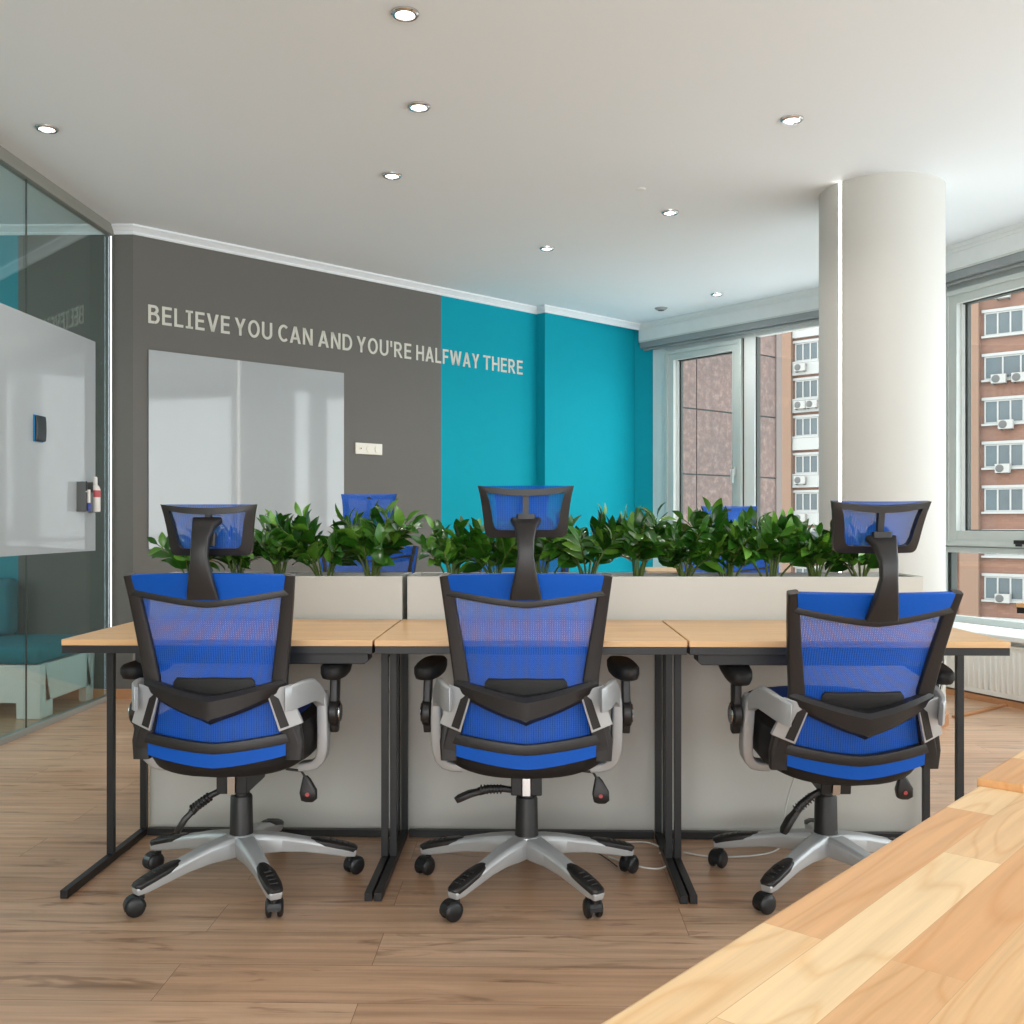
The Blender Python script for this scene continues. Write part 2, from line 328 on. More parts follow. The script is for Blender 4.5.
# ------------------------------------------------------------ room shell
HC = 2.92
GX = -2.61
W0 = Vector((-2.48, 6.12)); W1 = Vector((0.02, 8.555)); W2 = Vector((0.087, 8.476)); W3 = Vector((0.963, 9.37))
P0 = Vector((0.963, 9.29)); K = Vector((2.29, 7.80)); udB = Vector((0.3966, -0.918)); KB = K+udB*3.4
PC = Vector((4.05, 2.9)); PD = Vector((4.2, 0.8)); PE = Vector((4.2, -3.2))
inner = [(-5.6, -3.2), (4.2, -3.2), (4.2, 0.8), (4.05, 2.9), tuple(KB), tuple(K), (1.3, 9.7), (-5.6, 9.7)]
wide = [(-5.6, -3.3), (4.6, -3.3), (4.6, 0.8), (4.42, 3.0), (KB.x+0.3, KB.y+0.2), (K.x+0.22, K.y+0.22), (1.05, 9.7), (-5.6, 9.7)]
def struct(mb, name, m, parent=None, **k):
    o = mb.build(name, m, parent, **k)
    if parent is None: o['kind'] = 'structure'
    return o
struct(MB().prism([(x, y, -0.12) for x, y in wide], (0, 0, 0.12)), 'floor', G['floor_laminate'], smooth=0)
struct(MB().prism([(x, y, HC) for x, y in wide], (0, 0, 0.15)), 'ceiling', G['ceiling_paint'], smooth=0)
def wallseg(a, b, t=0.12, z0=0, z1=HC, mb=None):
    a = Vector(a); b = Vector(b); d = (b-a).normalized(); n = Vector((-d.y, d.x))*t   # thickness to the left of a->b
    mb = mb or MB()
    return mb.prism([(a.x, a.y, z0), (b.x, b.y, z0), (b.x+n.x, b.y+n.y, z0), (a.x+n.x, a.y+n.y, z0)], (0, 0, z1-z0))
GE = W0+(W1-W0).normalized()*2.437
struct(wallseg((-3.196, 6.12), W0, 0.12), 'wall_corner', G['grey_paint'], smooth=0)
struct(wallseg((-5.6, 6.12), (-3.196, 6.12), 0.12), 'wall_lounge_back', G['teal_paint'], smooth=0)
struct(wallseg(W0, GE), 'wall_back_grey', G['grey_paint'], smooth=0)
struct(wallseg(GE, W1), 'wall_back_teal', G['teal_paint'], smooth=0)
mb = wallseg(W2, W3, 0.3)
mb.prism([(0.93, 9.33, 0), (1.112, 9.295, 0), (1.25, 9.42, 0), (1.25, 9.7, 0), (0.9, 9.7, 0)], (0, 0, HC))
struct(mb, 'wall_back_right', G['teal_paint'], smooth=0)
struct(wallseg((-5.6, 6.2), (-5.6, -3.2), -0.12), 'wall_lounge_left', G['white_paint'], smooth=0)
# wall behind the camera: piers around its windows
mb = MB()
mb.box(-5.6, -1.8, -3.35, -3.2, 0, HC); mb.box(3.8, 4.4, -3.35, -3.2, 0, HC); mb.box(-1.8, 3.8, -3.35, -3.2, 0, 0.5); mb.box(-1.8, 3.8, -3.35, -3.2, 2.7, HC)
struct(mb, 'wall_rear', G['white_paint'], smooth=0)

# cornices
def cornice(name, pts, drop=0.055, out=0.045, m='ceiling_paint'):
    # profile stepped; room is on the right-hand side of the path
    mb = MB(); P = [Vector(p) for p in pts]; prof = [(0, 0), (out, 0), (out, -0.012), (out*0.8, -0.018), (out*0.55, -0.028), (out*0.3, -0.04), (out*0.3, -0.046), (0.008, -drop), (0, -drop)]
    rings = []
    for i, p in enumerate(P):
        d1 = (P[i]-P[i-1]).normalized() if i > 0 else (P[1]-P[0]).normalized()
        d2 = (P[i+1]-P[i]).normalized() if i < len(P)-1 else d1
        n1 = Vector((d1.y, -d1.x)); n2 = Vector((d2.y, -d2.x)); n = (n1+n2); n = n/max(n.dot(n1), 0.2)
        rings.append([(p.x+n.x*a, p.y+n.y*a, HC+b) for a, b in prof])
    k = len(prof); vs = [q for r in rings for q in r]
    fs = [(i*k+j, i*k+(j+1)%k, (i+1)*k+(j+1)%k, (i+1)*k+j) for i in range(len(P)-1) for j in range(k)]+[tuple(range(k)), tuple((len(P)-1)*k+j for j in range(k))[::-1]]
    mb.add(vs, fs)
    return struct(mb, name, G[m], smooth=30)
cornice('trim_1', [(GX-0.01, 6.12), W0, W1, W2, P0])
cornice('trim_2', [(-5.6, 6.12), (GX-0.03, 6.12)])

# baseboards of pale wood
def board(name, a, b, h=0.06, t=0.014, m='skirting_wood', z0=0):
    a = Vector(a); b = Vector(b); d = (b-a).normalized(); n = Vector((d.y, -d.x))*t
    mb = MB().prism([(a.x, a.y, z0), (b.x, b.y, z0), (b.x+n.x, b.y+n.y, z0), (a.x+n.x, a.y+n.y, z0)], (0, 0, h))
    return struct(mb, name, G[m], bevel=0.002)
board('baseboard_corner', (GX, 6.12), W0); board('baseboard_grey', W0, W1); board('baseboard_right', W2, W3); board('baseboard_lounge', (-5.6, 6.12), (GX-0.03, 6.12))

# ------------------------------------------------------------ column with a light line
CX, CY, CR = 1.923, 5.60, 0.33
# slot in the column surface facing (px 840)
dd = Vector((0.3052, 1.0072)); q = dd.dot(Vector((CX, CY)))/dd.dot(dd); perp = Vector((CX, CY))-dd*q; tt = math.sqrt(CR*CR-perp.length_squared)
hp = dd*q-dd.normalized()*tt; la = math.atan2(hp.y-CY, hp.x-CX)
col = empty('column', (CX, CY, 0), 0, kind='structure')
mb = MB(); n = 96; half = 0.0105/CR
angs = [la+half+(2*math.pi-2*half)*i/(n-1) for i in range(n)]
pts = [(CR*math.cos(a), CR*math.sin(a), 0) for a in angs]
pts += [((CR-0.012)*math.cos(la-half), (CR-0.012)*math.sin(la-half), 0), ((CR-0.012)*math.cos(la+half), (CR-0.012)*math.sin(la+half), 0)]
mb.prism(pts, (0, 0, HC)); mb.build('shaft', G['column_paint'], col, smooth=30)
mb = MB(); M = Matrix.Rotation(la, 4, 'Z'); mb.box(CR-0.011, CR-0.004, -0.010, 0.010, 0.1, HC-0.002, M); mb.build('light_line', G['led'], col, smooth=0)
mb = MB().lathe([(CR+0.001, 0), (CR+0.016, 0), (CR+0.016, 0.06), (CR+0.001, 0.064)], 64); mb.build('base_ring', G['skirting_wood'], col, smooth=50)

# ------------------------------------------------------------ window walls
widx = [0]
def facet(P, Q, panes, z0=0.42, z1=2.70, sill=True, soffit=True, name='side'):
    P = Vector(P); Q = Vector(Q); L_ = (Q-P).length; u = (Q-P)/L_; nin = Vector((u.y, -u.x))      # inward normal (right of P->Q)
    def pt(s, n, z): p = P+u*s+nin*n; return (p.x, p.y, z)
    def bx(mb, s0, s1, n0, n1, za, zb):
        vs = [pt(s0, n0, za), pt(s1, n0, za), pt(s1, n1, za), pt(s0, n1, za), pt(s0, n0, zb), pt(s1, n0, zb), pt(s1, n1, zb), pt(s0, n1, zb)]
        return mb.add(vs, [(0,3,2,1),(4,5,6,7),(0,1,5,4),(1,2,6,5),(2,3,7,6),(3,0,4,7)])
    if soffit:
        struct(bx(MB(), -0.0, L_, -0.30, 0, 2.765, HC), 'trim_soffit_'+name, G['soffit_paint'], smooth=0)
        mb = bx(MB(), 0.0, L_, 0, 0.02, HC-0.028, HC); bx(mb, 0, L_, 0, 0.01, HC-0.05, HC-0.028); struct(mb, 'trim_crown_'+name, G['soffit_paint'], smooth=0)
        cs = MB(); bx(cs, 0.0, L_, -0.11, -0.012, 2.70, 2.765); c = struct(cs, 'trim_blind_case_'+name, G['blind_grey'], bevel=0.006)
        mb = MB(); bx(mb, 0.0, L_, -0.012, -0.004, 2.752, 2.765); mb.build('case_lip', G['window_frame'], c)
        mb = MB().tube([pt(0.02, -0.055, 2.69), pt(L_-0.02, -0.055, 2.69)], 0.014, 10); mb.build('blind_tube', G['blind_grey'], c)
    # parapet
    st = MB(); bx(st, 0, L_, -0.25, 0.0, 0, 0.40); bx(st, 0, L_, 0.0, 0.20, 0, 0.38); struct(st, 'wall_parapet_'+name, G['white_paint'], smooth=0)
    if sill:
        struct(bx(MB(), 0, L_, -0.09, 0.31, 0.39, 0.42), 'trim_sill_'+name, G['window_white'], bevel=0.004)
        struct(bx(MB(), 0, L_, 0.20, 0.266, 0, 0.035), 'baseboard_window_'+name, G['skirting_wood'], smooth=0)
    struct(bx(MB(), 0, L_, -0.25, -0.1, 2.70, 2.80), 'wall_lintel_'+name, G['soffit_paint'], smooth=0)
    last = 0
    for (a, b, kind) in panes:
        widx[0] += 1
        wo = empty('window_%d' % widx[0], pt(a, -0.12, z0), 0, kind='structure'); inv = Vector(wo.location)
        def sub(mb): mb.v = [tuple(Vector(v)-inv) for v in mb.v]; return mb
        F0, F1 = -0.17, -0.11
        fr = MB(); e = 0.055
        bx(fr, last, a, F0, -0.105, z0, z1)                 # mullion between the panes
        bx(fr, a, b, F0, F1, z1-0.05, z1); bx(fr, a, b, F0, F1, 0.885, 0.925); bx(fr, a, b, F0, F1, z0, z0+0.04)
        sub(fr).build('frame', G['window_white' if kind == 'fixed' or a < 1 else 'window_frame'], wo, bevel=0.003)
        gk = MB(); k = 0.012
        if kind == 'sash':
            sa, sb, za, zb = a+0.008, b-0.008, 0.932, z1-0.055
            sh = MB(); ws = 0.098
            for d_, o_ in ((0.0, 0.045), (0.06, 0.0)):
                pass
            bx(sh, sa, sa+ws, F0, -0.085, za, zb); bx(sh, sb-ws, sb, F0, -0.085, za, zb); bx(sh, sa+ws, sb-ws, F0, -0.085, za, za+0.10); bx(sh, sa+ws, sb-ws, F0, -0.085, zb-0.09, zb)
            # raised inner moulding
            w2 = 0.035
            bx(sh, sa+0.0, sa+w2, -0.085, -0.072, za, zb); bx(sh, sb-w2, sb, -0.085, -0.072, za, zb); bx(sh, sa+w2, sb-w2, -0.085, -0.072, za, za+w2); bx(sh, sa+w2, sb-w2, -0.085, -0.072, zb-w2, zb)
            so = sub(sh).build('sash', G['window_frame'], wo, bevel=0.003)
            ga, gb, gz0, gz1 = sa+ws, sb-ws, za+0.10, zb-0.09
            bd = MB(); bw = 0.024
            bx(bd, ga, ga+bw, F0, -0.13, gz0, gz1); bx(bd, gb-bw, gb, F0, -0.13, gz0, gz1); sub(bd).build('glazing_bead', G['window_white'], so)
            bx(gk, ga+bw, ga+bw+0.02, F0, -0.14, gz0, gz1); bx(gk, gb-bw-k, gb-bw, F0, -0.14, gz0, gz1); bx(gk, ga+bw, gb-bw, F0, -0.14, gz0, gz0+0.007); bx(gk, ga+bw, gb-bw, F0, -0.12, gz1-0.008, gz1)
            bx(gk, a, a+0.007, F0, -0.1, za-0.004, zb); bx(gk, b-0.007, b, F0, -0.1, za, zb); bx(gk, a, b, F0, -0.1, za-0.007, za); bx(gk, a, b, F0, -0.1, zb, zb+0.006)
            if name == 'side':
                hd = MB(); bx(hd, b-0.565, b-0.53, -0.072, -0.05, za+0.005, za+0.045); bx(hd, b-0.565, b-0.46, -0.052, -0.035, za+0.02, za+0.045); sub(hd).build('handle', G['black_plastic'], so, bevel=0.003)
            else:
                hd = MB(); bx(hd, b-0.09, b-0.06, -0.072, -0.055, 1.48, 1.56); bx(hd, b-0.085, b-0.065, -0.055, -0.035, 1.42, 1.54); sub(hd).build('handle', G['window_frame'], so, bevel=0.003)
                for hz in (1.15, 2.4):
                    pass
        else:
            ga, gb, gz0, gz1 = a, b, 0.925, z1-0.05
            bx(gk, a, a+k, F0, -0.12, gz0, gz1); bx(gk, b-k, b, F0, -0.12, gz0, gz1); bw = 0
            pass
        p = MB(); bx(p, ga, gb, -0.155, -0.145, gz0, gz1); sub(p).build('pane', G['window_glass'], wo, smooth=0)
        p = MB(); bx(p, a+0.02, b-0.02, -0.155, -0.145, z0+0.04, 0.885); sub(p).build('lower_pane', G['window_glass'], wo, smooth=0)
        bx(gk, a+0.0, a+k, F0, -0.12, z0+0.04, 0.885); bx(gk, a+0.022, a+0.03, F0, -0.12, z0+0.04, 0.885)
        sub(gk).build('gasket', G['rubber'], wo, smooth=0)
        last = b
    widx[0] += 1
    wo = empty('window_%d' % widx[0], pt(L_, -0.12, z0), 0, kind='structure'); inv = Vector(wo.location)
    fr = bx(MB(), last, L_, -0.17, -0.105, z0, z1); fr.v = [tuple(Vector(v)-inv) for v in fr.v]; fr.build('frame', G['window_white'], wo)
    return pt, bx
facet(P0, K, [(0.24, 1.105, 'sash'), (1.215, 1.92, 'fixed')], name='corner')
ptB, bxB = facet(K, KB, [(0.06, 0.97, 'fixed'), (1.050, 2.22, 'sash'), (2.30, 3.3, 'fixed')], name='side')
facet(KB, PC, [(0.06, 1.75, 'fixed')], name='near', sill=False)
facet(PC, PD, [(0.06, 2.0, 'fixed')], name='nearer', sill=False)
facet(PD, PE, [(0.06, 1.9, 'fixed'), (2.0, 3.9, 'fixed')], name='beside', sill=False)

# radiators under the side window (one per bay)
def radiator(s0, s1, label):
    o = ptB(s0, 0.24, 0.0); rt = empty('radiator', o, 0, label, 'radiator'); inv = Vector(o)
    mb = bxB(MB(), s0, s1, 0.202, 0.262, 0.045, 0.345); k = int((s1-s0)/0.042)
    for i in range(k):
        c = s0+(i+0.5)*(s1-s0)/k
        vs = [ptB(c-0.012, 0.262, 0.075), ptB(c+0.012, 0.262, 0.075), ptB(c+0.008, 0.266, 0.08), ptB(c-0.008, 0.266, 0.08), ptB(c-0.012, 0.262, 0.325), ptB(c+0.012, 0.262, 0.325), ptB(c+0.008, 0.266, 0.32), ptB(c-0.008, 0.266, 0.32)]
        mb.add(vs, [(0,3,2,1),(4,5,6,7),(0,1,5,4),(1,2,6,5),(2,3,7,6),(3,0,4,7)])
    mb.v = [tuple(Vector(v)-inv) for v in mb.v]; mb.build('ribbed_panel', G['radiator_white'], rt, bevel=0.0015)
    mb = bxB(MB(), s0+0.0, s1, 0.202, 0.27, 0.345, 0.36); mb.v = [tuple(Vector(v)-inv) for v in mb.v]; mb.build('top_grille', G['radiator_white'], rt, bevel=0.002)
radiator(1.05, 2.9, 'white ribbed radiator under the sill of the right-hand window')

# pale strip on the floor in front of the radiator
a = Vector((2.34, 5.60)); b = Vector((2.80, 5.98)); d = (b-a).normalized(); n_ = Vector((-d.y, d.x))*0.03
mb = MB().prism([(a.x, a.y, 0.001), (b.x, b.y, 0.001), (b.x+n_.x, b.y+n_.y, 0.001), (a.x+n_.x, a.y+n_.y, 0.001)], (0, 0, 0.014))
tag(mb.build('wooden_batten', G['skirting_wood'], bevel=0.002), 'pale wooden batten lying on the floor before the radiator', 'batten')

# ------------------------------------------------------------ glass partition on the left
gp = empty('glass_partition', (GX, 2.0, 0), 0, 'floor-to-ceiling glass partition wall at the left with grey top rail', 'glass partition')
def gbx(x0, x1, y0, y1, z0, z1): return MB().box(x0-GX, x1-GX, y0-2.0, y1-2.0, z0, z1)
ys = [-3.2, -1.1, 1.0, 3.05, 5.095, 6.095]
for a, b in zip(ys, ys[1:]):
    gbx(GX-0.016, GX-0.004, a+0.002, b-0.002, 0.03, 2.86).build('glass_pane', G['partition_glass'], gp, smooth=0)
mb = MB()
for y in ys[1:-1]: mb.box(-0.014, -0.006, y-0.0022-2, y+0.0022-2, 0.03, 2.86)
mb.build('seal', G['rubber'], gp, smooth=0)
gbx(GX-0.035, GX+0.015, -3.2, 6.12, 2.855, 2.92).build('top_rail', G['partition_trim'], gp, bevel=0.002)
gbx(GX-0.03, GX+0.01, -3.2, 6.12, 0.0, 0.03).build('floor_rail', G['aluminium'], gp, bevel=0.002)
gbx(GX-0.02, GX+0.006, 6.10, 6.12, 0.03, 2.86).build('wall_channel', G['partition_trim'], gp)
gbx(GX+0.001, GX+0.005, 6.096, 6.102, 0.03, 2.85).build('light_line', G['led_cool'], gp, smooth=0)

# white board on the partition
wb = MB().box(0, 0.006, 0, 3.07, 0, 1.24).build('whiteboard', G['board_white'], loc=(GX-0.003, 2.81, 0.92), bevel=0.001)
tag(wb, 'large white glass writing board fixed to the glass partition at the left', 'whiteboard')
# board on the grey wall
du = (W1-W0).normalized(); ang = math.atan2(du.y, du.x); nin = Vector((du.y, -du.x))
def onwall(s, out=0): p = W0+du*s+nin*out; return p
p = onwall(0.095, 0.004)
wb = MB().box(0, 1.438, -0.006, 0, 0, 1.245).build('whiteboard', G['board_white'], loc=(p.x, p.y, 0.92), bevel=0.001)
wb.rotation_euler = (0, 0, ang)
tag(wb, 'large white glass writing board hanging on the grey back wall below the lettering', 'whiteboard')
# eraser
er = empty('board_eraser', (GX+0.003, 5.19, 1.51), 0, 'blue and black eraser stuck to the whiteboard on the glass partition', 'eraser')
MB().box(0, 0.008, -0.050, 0.050, 0, 0.14).build('felt_pad', G['eraser_blue'], er, bevel=0.003)
MB().sweep([(0.0165, -0.0, 0.004), (0.020, 0, 0.035), (0.021, 0, 0.07), (0.020, 0, 0.105), (0.0165, 0, 0.136)], [(-0.050, -0.008), (0.050, -0.008), (0.044, 0.006), (-0.044, 0.006)], (1, 0, 0)).build('grip', G['marker_black'], er, bevel=0.004)
# marker cup
cup = empty('marker_cup', (GX+0.003, 5.68, 1.15), 0, 'small grey marker cup at the right edge of the partition whiteboard', 'pen cup')
mb = MB(); mb.box(0, 0.003, -0.045, 0.055, 0, 0.17); mb.box(0.05, 0.053, -0.045, 0.055, 0, 0.11); mb.box(0.003, 0.05, -0.045, -0.042, 0, 0.17); mb.box(0.003, 0.05, 0.052, 0.055, 0, 0.17); mb.box(0.003, 0.05, -0.042, 0.052, 0, 0.004)
mb.build('holder', G['steel_cup'], cup)
def marker(loc, tilt, capm, label, h=0.12):
    t = empty('marker_pen', loc, 0, label, 'marker pen'); t.rotation_euler = (tilt, 0, 0)
    MB().lathe([(0.0, 0), (0.008, 0), (0.0085, h*0.7), (0.0, h*0.7)], 12).build('barrel', G['bottle_white'], t)
    MB().lathe([(0.0, h*0.68), (0.0092, h*0.68), (0.0088, h), (0.003, h+0.008), (0, h+0.008)], 12).build('cap', G[capm], t)
marker((GX+0.03, 5.66, 1.165), 0.08, 'marker_green', 'green-capped marker pen standing in the wall cup', 0.15)
marker((GX+0.03, 5.69, 1.165), -0.06, 'marker_black', 'black-capped marker pen standing in the wall cup', 0.152)
mb = empty('marker_pen', (GX+0.062, 5.66, 1.155), 0, 'marker pen with a blue cap held upside down on the front of the wall cup', 'marker pen')
MB().lathe([(0.0, 0), (0.01, 0), (0.01, 0.045), (0, 0.045)], 12).build('cap', G['marker_blue'], mb)
MB().lathe([(0.0, 0.045), (0.0088, 0.045), (0.0085, 0.12), (0, 0.12)], 12).build('barrel', G['bottle_white'], mb)
bt = empty('spray_bottle', (GX+0.038, 5.80, 1.15), 0, 'small white cleaner bottle with a red band beside the marker cup', 'bottle')
MB().lathe([(0, 0), (0.026, 0), (0.028, 0.01), (0.028, 0.13), (0.02, 0.15), (0.012, 0.155), (0.011, 0.2), (0.006, 0.205), (0, 0.205)], 20).build('body', G['bottle_white'], bt)
MB().lathe([(0.0285, 0.085), (0.0292, 0.09), (0.0292, 0.12), (0.0285, 0.125)], 20).build('printed_band', G['label_red'], bt)
MB().box(-0.03, 0.0, -0.03, 0.03, -0.004, -0.0005).build('shelf_clip', G['steel_cup'], bt)

# ------------------------------------------------------------ lettering on the wall
T_ = 0.172
LW = [('BELIEVE', 0.095, 0.645), ('YOU', 0.681, 0.959), ('CAN', 1.005, 1.277), ('AND', 1.322, 1.608), ("YOU'RE", 1.647, 2.144), ('HALFWAY', 2.192, 2.832), ('THERE', 2.875, 3.318)]
def arc(cx, cy, rx, ry, a0, a1, n=14, t=T_):
    """band of an ellipse arc as quads"""
    out = []
    for i in range(n):
        a, b = R(a0+(a1-a0)*i/n), R(a0+(a1-a0)*(i+1)/n)
        out.append([(cx+rx*math.cos(a), cy+ry*math.sin(a)), (cx+rx*math.cos(b), cy+ry*math.sin(b)), (cx+(rx-t)*math.cos(b), cy+(ry-t*.85)*math.sin(b)), (cx+(rx-t)*math.cos(a), cy+(ry-t*.85)*math.sin(a))])
    return out
def rc(x0, x1, y0, y1): return [[(x0, y0), (x1, y0), (x1, y1), (x0, y1)]]
def dg(x0, y0, x1, y1, t=T_*1.1): return [[(x0-t/2, y0), (x0+t/2, y0), (x1+t/2, y1), (x1-t/2, y1)]]
q_ = T_; hq = T_*.85
GL = {
 'B': (.70, rc(0, q_, 0, 1)+rc(q_, .38, 0, hq)+rc(q_, .38, 1-hq, 1)+rc(q_, .40, .46, .46+hq)+arc(.38, .755, .26, .245, -90, 90)+arc(.40, .295, .30, .295, -90, 90)),
 'E': (.60, rc(0, q_, 0, 1)+rc(q_, .60, 0, hq)+rc(q_, .60, 1-hq, 1)+rc(q_, .56, .44, .44+hq)),
 'F': (.58, rc(0, q_, 0, 1)+rc(q_, .58, 1-hq, 1)+rc(q_, .54, .43, .43+hq)),
 'L': (.58, rc(0, q_, 0, 1)+rc(q_, .58, 0, hq)),
 'I': (.46, rc(.23-q_/2, .23+q_/2, 0, 1)+rc(0, .46, 0, hq*.85)+rc(0, .46, 1-hq*.85, 1)),
 'V': (.78, dg(.39, 0, .09, 1)+dg(.39, 0, .69, 1)), 'Y': (.76, rc(.38-q_/2, .38+q_/2, 0, .46)+dg(.38, .40, .10, 1)+dg(.38, .40, .66, 1)),
 'O': (.82, arc(.41, .5, .41, .51, 0, 360, 32)), 'C': (.68, arc(.41, .5, .41, .51, 48, 312, 24)),
 'U': (.74, rc(0, q_, .33, 1)+rc(.74-q_, .74, .33, 1)+arc(.37, .34, .37, .35, 180, 360, 16)),
 'A': (.80, dg(.09, 0, .40, 1)+dg(.71, 0, .40, 1)+rc(.20, .60, .22, .22+hq*.9)),
 'N': (.74, rc(0, q_, 0, 1)+rc(.74-q_, .74, 0, 1)+dg(.74-q_*.6, 0, q_*.6, 1)),
 'D': (.76, rc(0, q_, 0, 1)+rc(q_, .34, 0, hq)+rc(q_, .34, 1-hq, 1)+arc(.34, .5, .42, .5, -90, 90, 18)),
 'R': (.74, rc(0, q_, 0, 1)+rc(q_, .36, 1-hq, 1)+rc(q_, .38, .40, .40+hq)+arc(.36, .70, .30, .30, -90, 90)+dg(.64, 0, .34, .44)),
 'H': (.74, rc(0, q_, 0, 1)+rc(.74-q_, .74, 0, 1)+rc(q_, .74-q_, .43, .43+hq)), 'T': (.72, rc(.36-q_/2, .36+q_/2, 0, 1)+rc(0, .72, 1-hq, 1)),
 'W': (1.16, dg(.31, 0, .09, 1)+dg(.31, 0, .58, 1, q_)+dg(.85, 0, .58, 1, q_)+dg(.85, 0, 1.07, 1)), "'": (.17, dg(.085, .62, .085, 1, .15))}
p = W0+nin*0.0005
wl = empty('wall_lettering', (p.x, p.y, 2.332), ang, 'pale grey capital lettering BELIEVE YOU CAN AND YOU\'RE HALFWAY THERE across the back wall', 'lettering')
for word, ua, ub in LW:
    mb = MB()
    gap = .16; tot = sum(GL[c][0] for c in word)+gap*(len(word)-1); k = (ub-ua)/tot; x = ua
    for c in word:
        w_, qs = GL[c]
        for q4 in qs: mb.prism([(x+px_*k, 0, py_*0.116) for px_, py_ in q4], (0, -0.003, 0))
        x += (w_+gap)*k
    mb.build('word', G['lettering'], wl, smooth=0)

# sockets on the grey wall
p = onwall(1.75, 0.006)
so = empty('power_socket', (p.x, p.y, 1.628), ang, 'white triple wall socket plate on the grey wall right of the whiteboard', 'socket')
MB().box(-0.118, 0.118, -0.008, 0.006, -0.041, 0.041).build('plate', G['plastic_white'], so, bevel=0.003)
for k in (-1, 0, 1):
    if k == -1: mb = MB().lathe([(0.006, -0.0125), (0.012, -0.0125), (0.012, -0.007), (0.006, -0.007)], 20, (k*0.075, 0, 0), 'Y')
    else: mb = MB().lathe([(0.021, -0.007), (0.026, -0.007), (0.026, -0.0125), (0.021, -0.0125)], 24, (k*0.075, 0, 0), 'Y')
    s_ = mb.build('outlet', G['plastic_white'], so)
    mb = MB()
    if k == -1: mb.lathe([(0, -0.013), (0.005, -0.013), (0.005, -0.008), (0, -0.008)], 12, (k*0.075, 0, 0), 'Y')
    else:
        for q_ in (-0.008, 0.008): mb.lathe([(0, -0.0105), (0.0028, -0.0105), (0.0028, -0.0075), (0, -0.0075)], 10, (k*0.075+q_, 0, 0), 'Y')
    mb.build('pin_holes', G['rubber'], s_)

# ------------------------------------------------------------ ceiling lights
def downlight(x, y, label, vis=True):
    t = empty('downlight', (x, y, HC), 0, label, 'ceiling light', 'recessed ceiling downlights')
    MB().lathe([(0.034, -0.002), (0.036, -0.010), (0.044, -0.011), (0.050, -0.006), (0.051, 0.0)], 32).build('trim_ring', G['chrome'], t)
    MB().lathe([(0, -0.006), (0.020, -0.0065), (0.034, -0.004), (0.034, -0.001), (0, -0.001)], 32).build('lamp', G['lamp_glow'], t)
    l = bpy.data.lights.new('downlight_beam', 'SPOT'); l.energy = 22; l.spot_size = R(150); l.spot_blend = 0.7; l.color = (1.0, 0.96, 0.90); l.shadow_soft_size = 0.03
    lo = bpy.data.objects.new('downlight_beam', l); C.objects.link(lo); lo.location = (x, y, HC-0.02)
DL = [(-0.466, 3.586, 'round recessed downlight nearest the camera at the top edge of the photo'), (-0.509, 4.389, 'round recessed downlight, second from the camera in the central row'),
      (-0.752, 5.258, 'round recessed downlight, third in the central row, before the grey wall lettering'), (-2.265, 4.594, 'round recessed downlight beside the glass partition at far left'),
      (1.168, 4.569, 'round recessed downlight just in front of the white column'), (0.799, 5.923, 'round recessed downlight left of the column, beyond the faint ceiling patch'),
      (0.082, 6.682, 'round recessed downlight in front of the teal wall jog'), (1.463, 8.062, 'farthest recessed downlight, by the corner window soffit')]
for x, y, lb in DL: downlight(x, y, lb)
sd = empty('ceiling_vent', (1.08, 8.578, HC), 0, 'small dark round vent in the ceiling near the teal corner', 'vent')
MB().lathe([(0, -0.02), (0.03, -0.02), (0.045, -0.012), (0.055, -0.003), (0.055, 0)], 28).build('housing', G['blind_grey'], sd)
MB().lathe([(0.012, -0.0215), (0.028, -0.0215), (0.028, -0.019), (0.012, -0.019)], 24).build('grille', G['rubber'], sd)
sd = MB().lathe([(0, -0.006), (0.022, -0.006), (0.026, -0.002), (0.026, 0)], 24).build('smoke_detector', G['soffit_paint'], loc=(0.584, 5.51, HC))
tag(sd, 'faint pale flat smoke detector on the open ceiling left of the column', 'smoke detector')

# ------------------------------------------------------------ lounge seat behind the glass
bn = empty('lounge_bench', (-2.72, 5.45, 0), 0, 'white bench with a teal cushion behind the glass partition', 'bench')
B0, B1, BX0, BX1 = 0.0, 0.66, -2.4, 0.0
prof = []
mb = MB(); mb.prism([(BX0, 0, 0.0), (BX0, 0, 0.30), (BX1, 0, 0.30), (BX1, 0, 0), (BX1-0.14, 0, 0), (BX1-0.14, 0, 0.09), (BX0+0.14, 0, 0.09), (BX0+0.14, 0, 0)], (0, 0.05, 0))
mb.prism([(BX1-0.05, 0.05, 0.0), (BX1, 0.05, 0), (BX1, 0.05, 0.30), (BX1-0.05, 0.05, 0.30)], (0, 0.09, 0)); mb.prism([(BX1-0.05, B1-0.1, 0.0), (BX1, B1-0.1, 0), (BX1, B1-0.1, 0.30), (BX1-0.05, B1-0.1, 0.30)], (0, 0.1, 0))
mb.box(BX0, BX1, 0.05, B1, 0.09, 0.30)
mb.build('body', G['window_white'], bn, bevel=0.006)
mb = MB().box(BX0, BX1-0.012, 0.012, B1, 0.30, 0.40); mb.build('cushion', G['teal_fabric'], bn, bevel=0.04, segs=5)
mb = MB().box(-2.4, -0.45, 0.52, 0.64, 0.401, 0.75); mb.build('back_cushion', G['teal_fabric'], bn, bevel=0.04, segs=4)

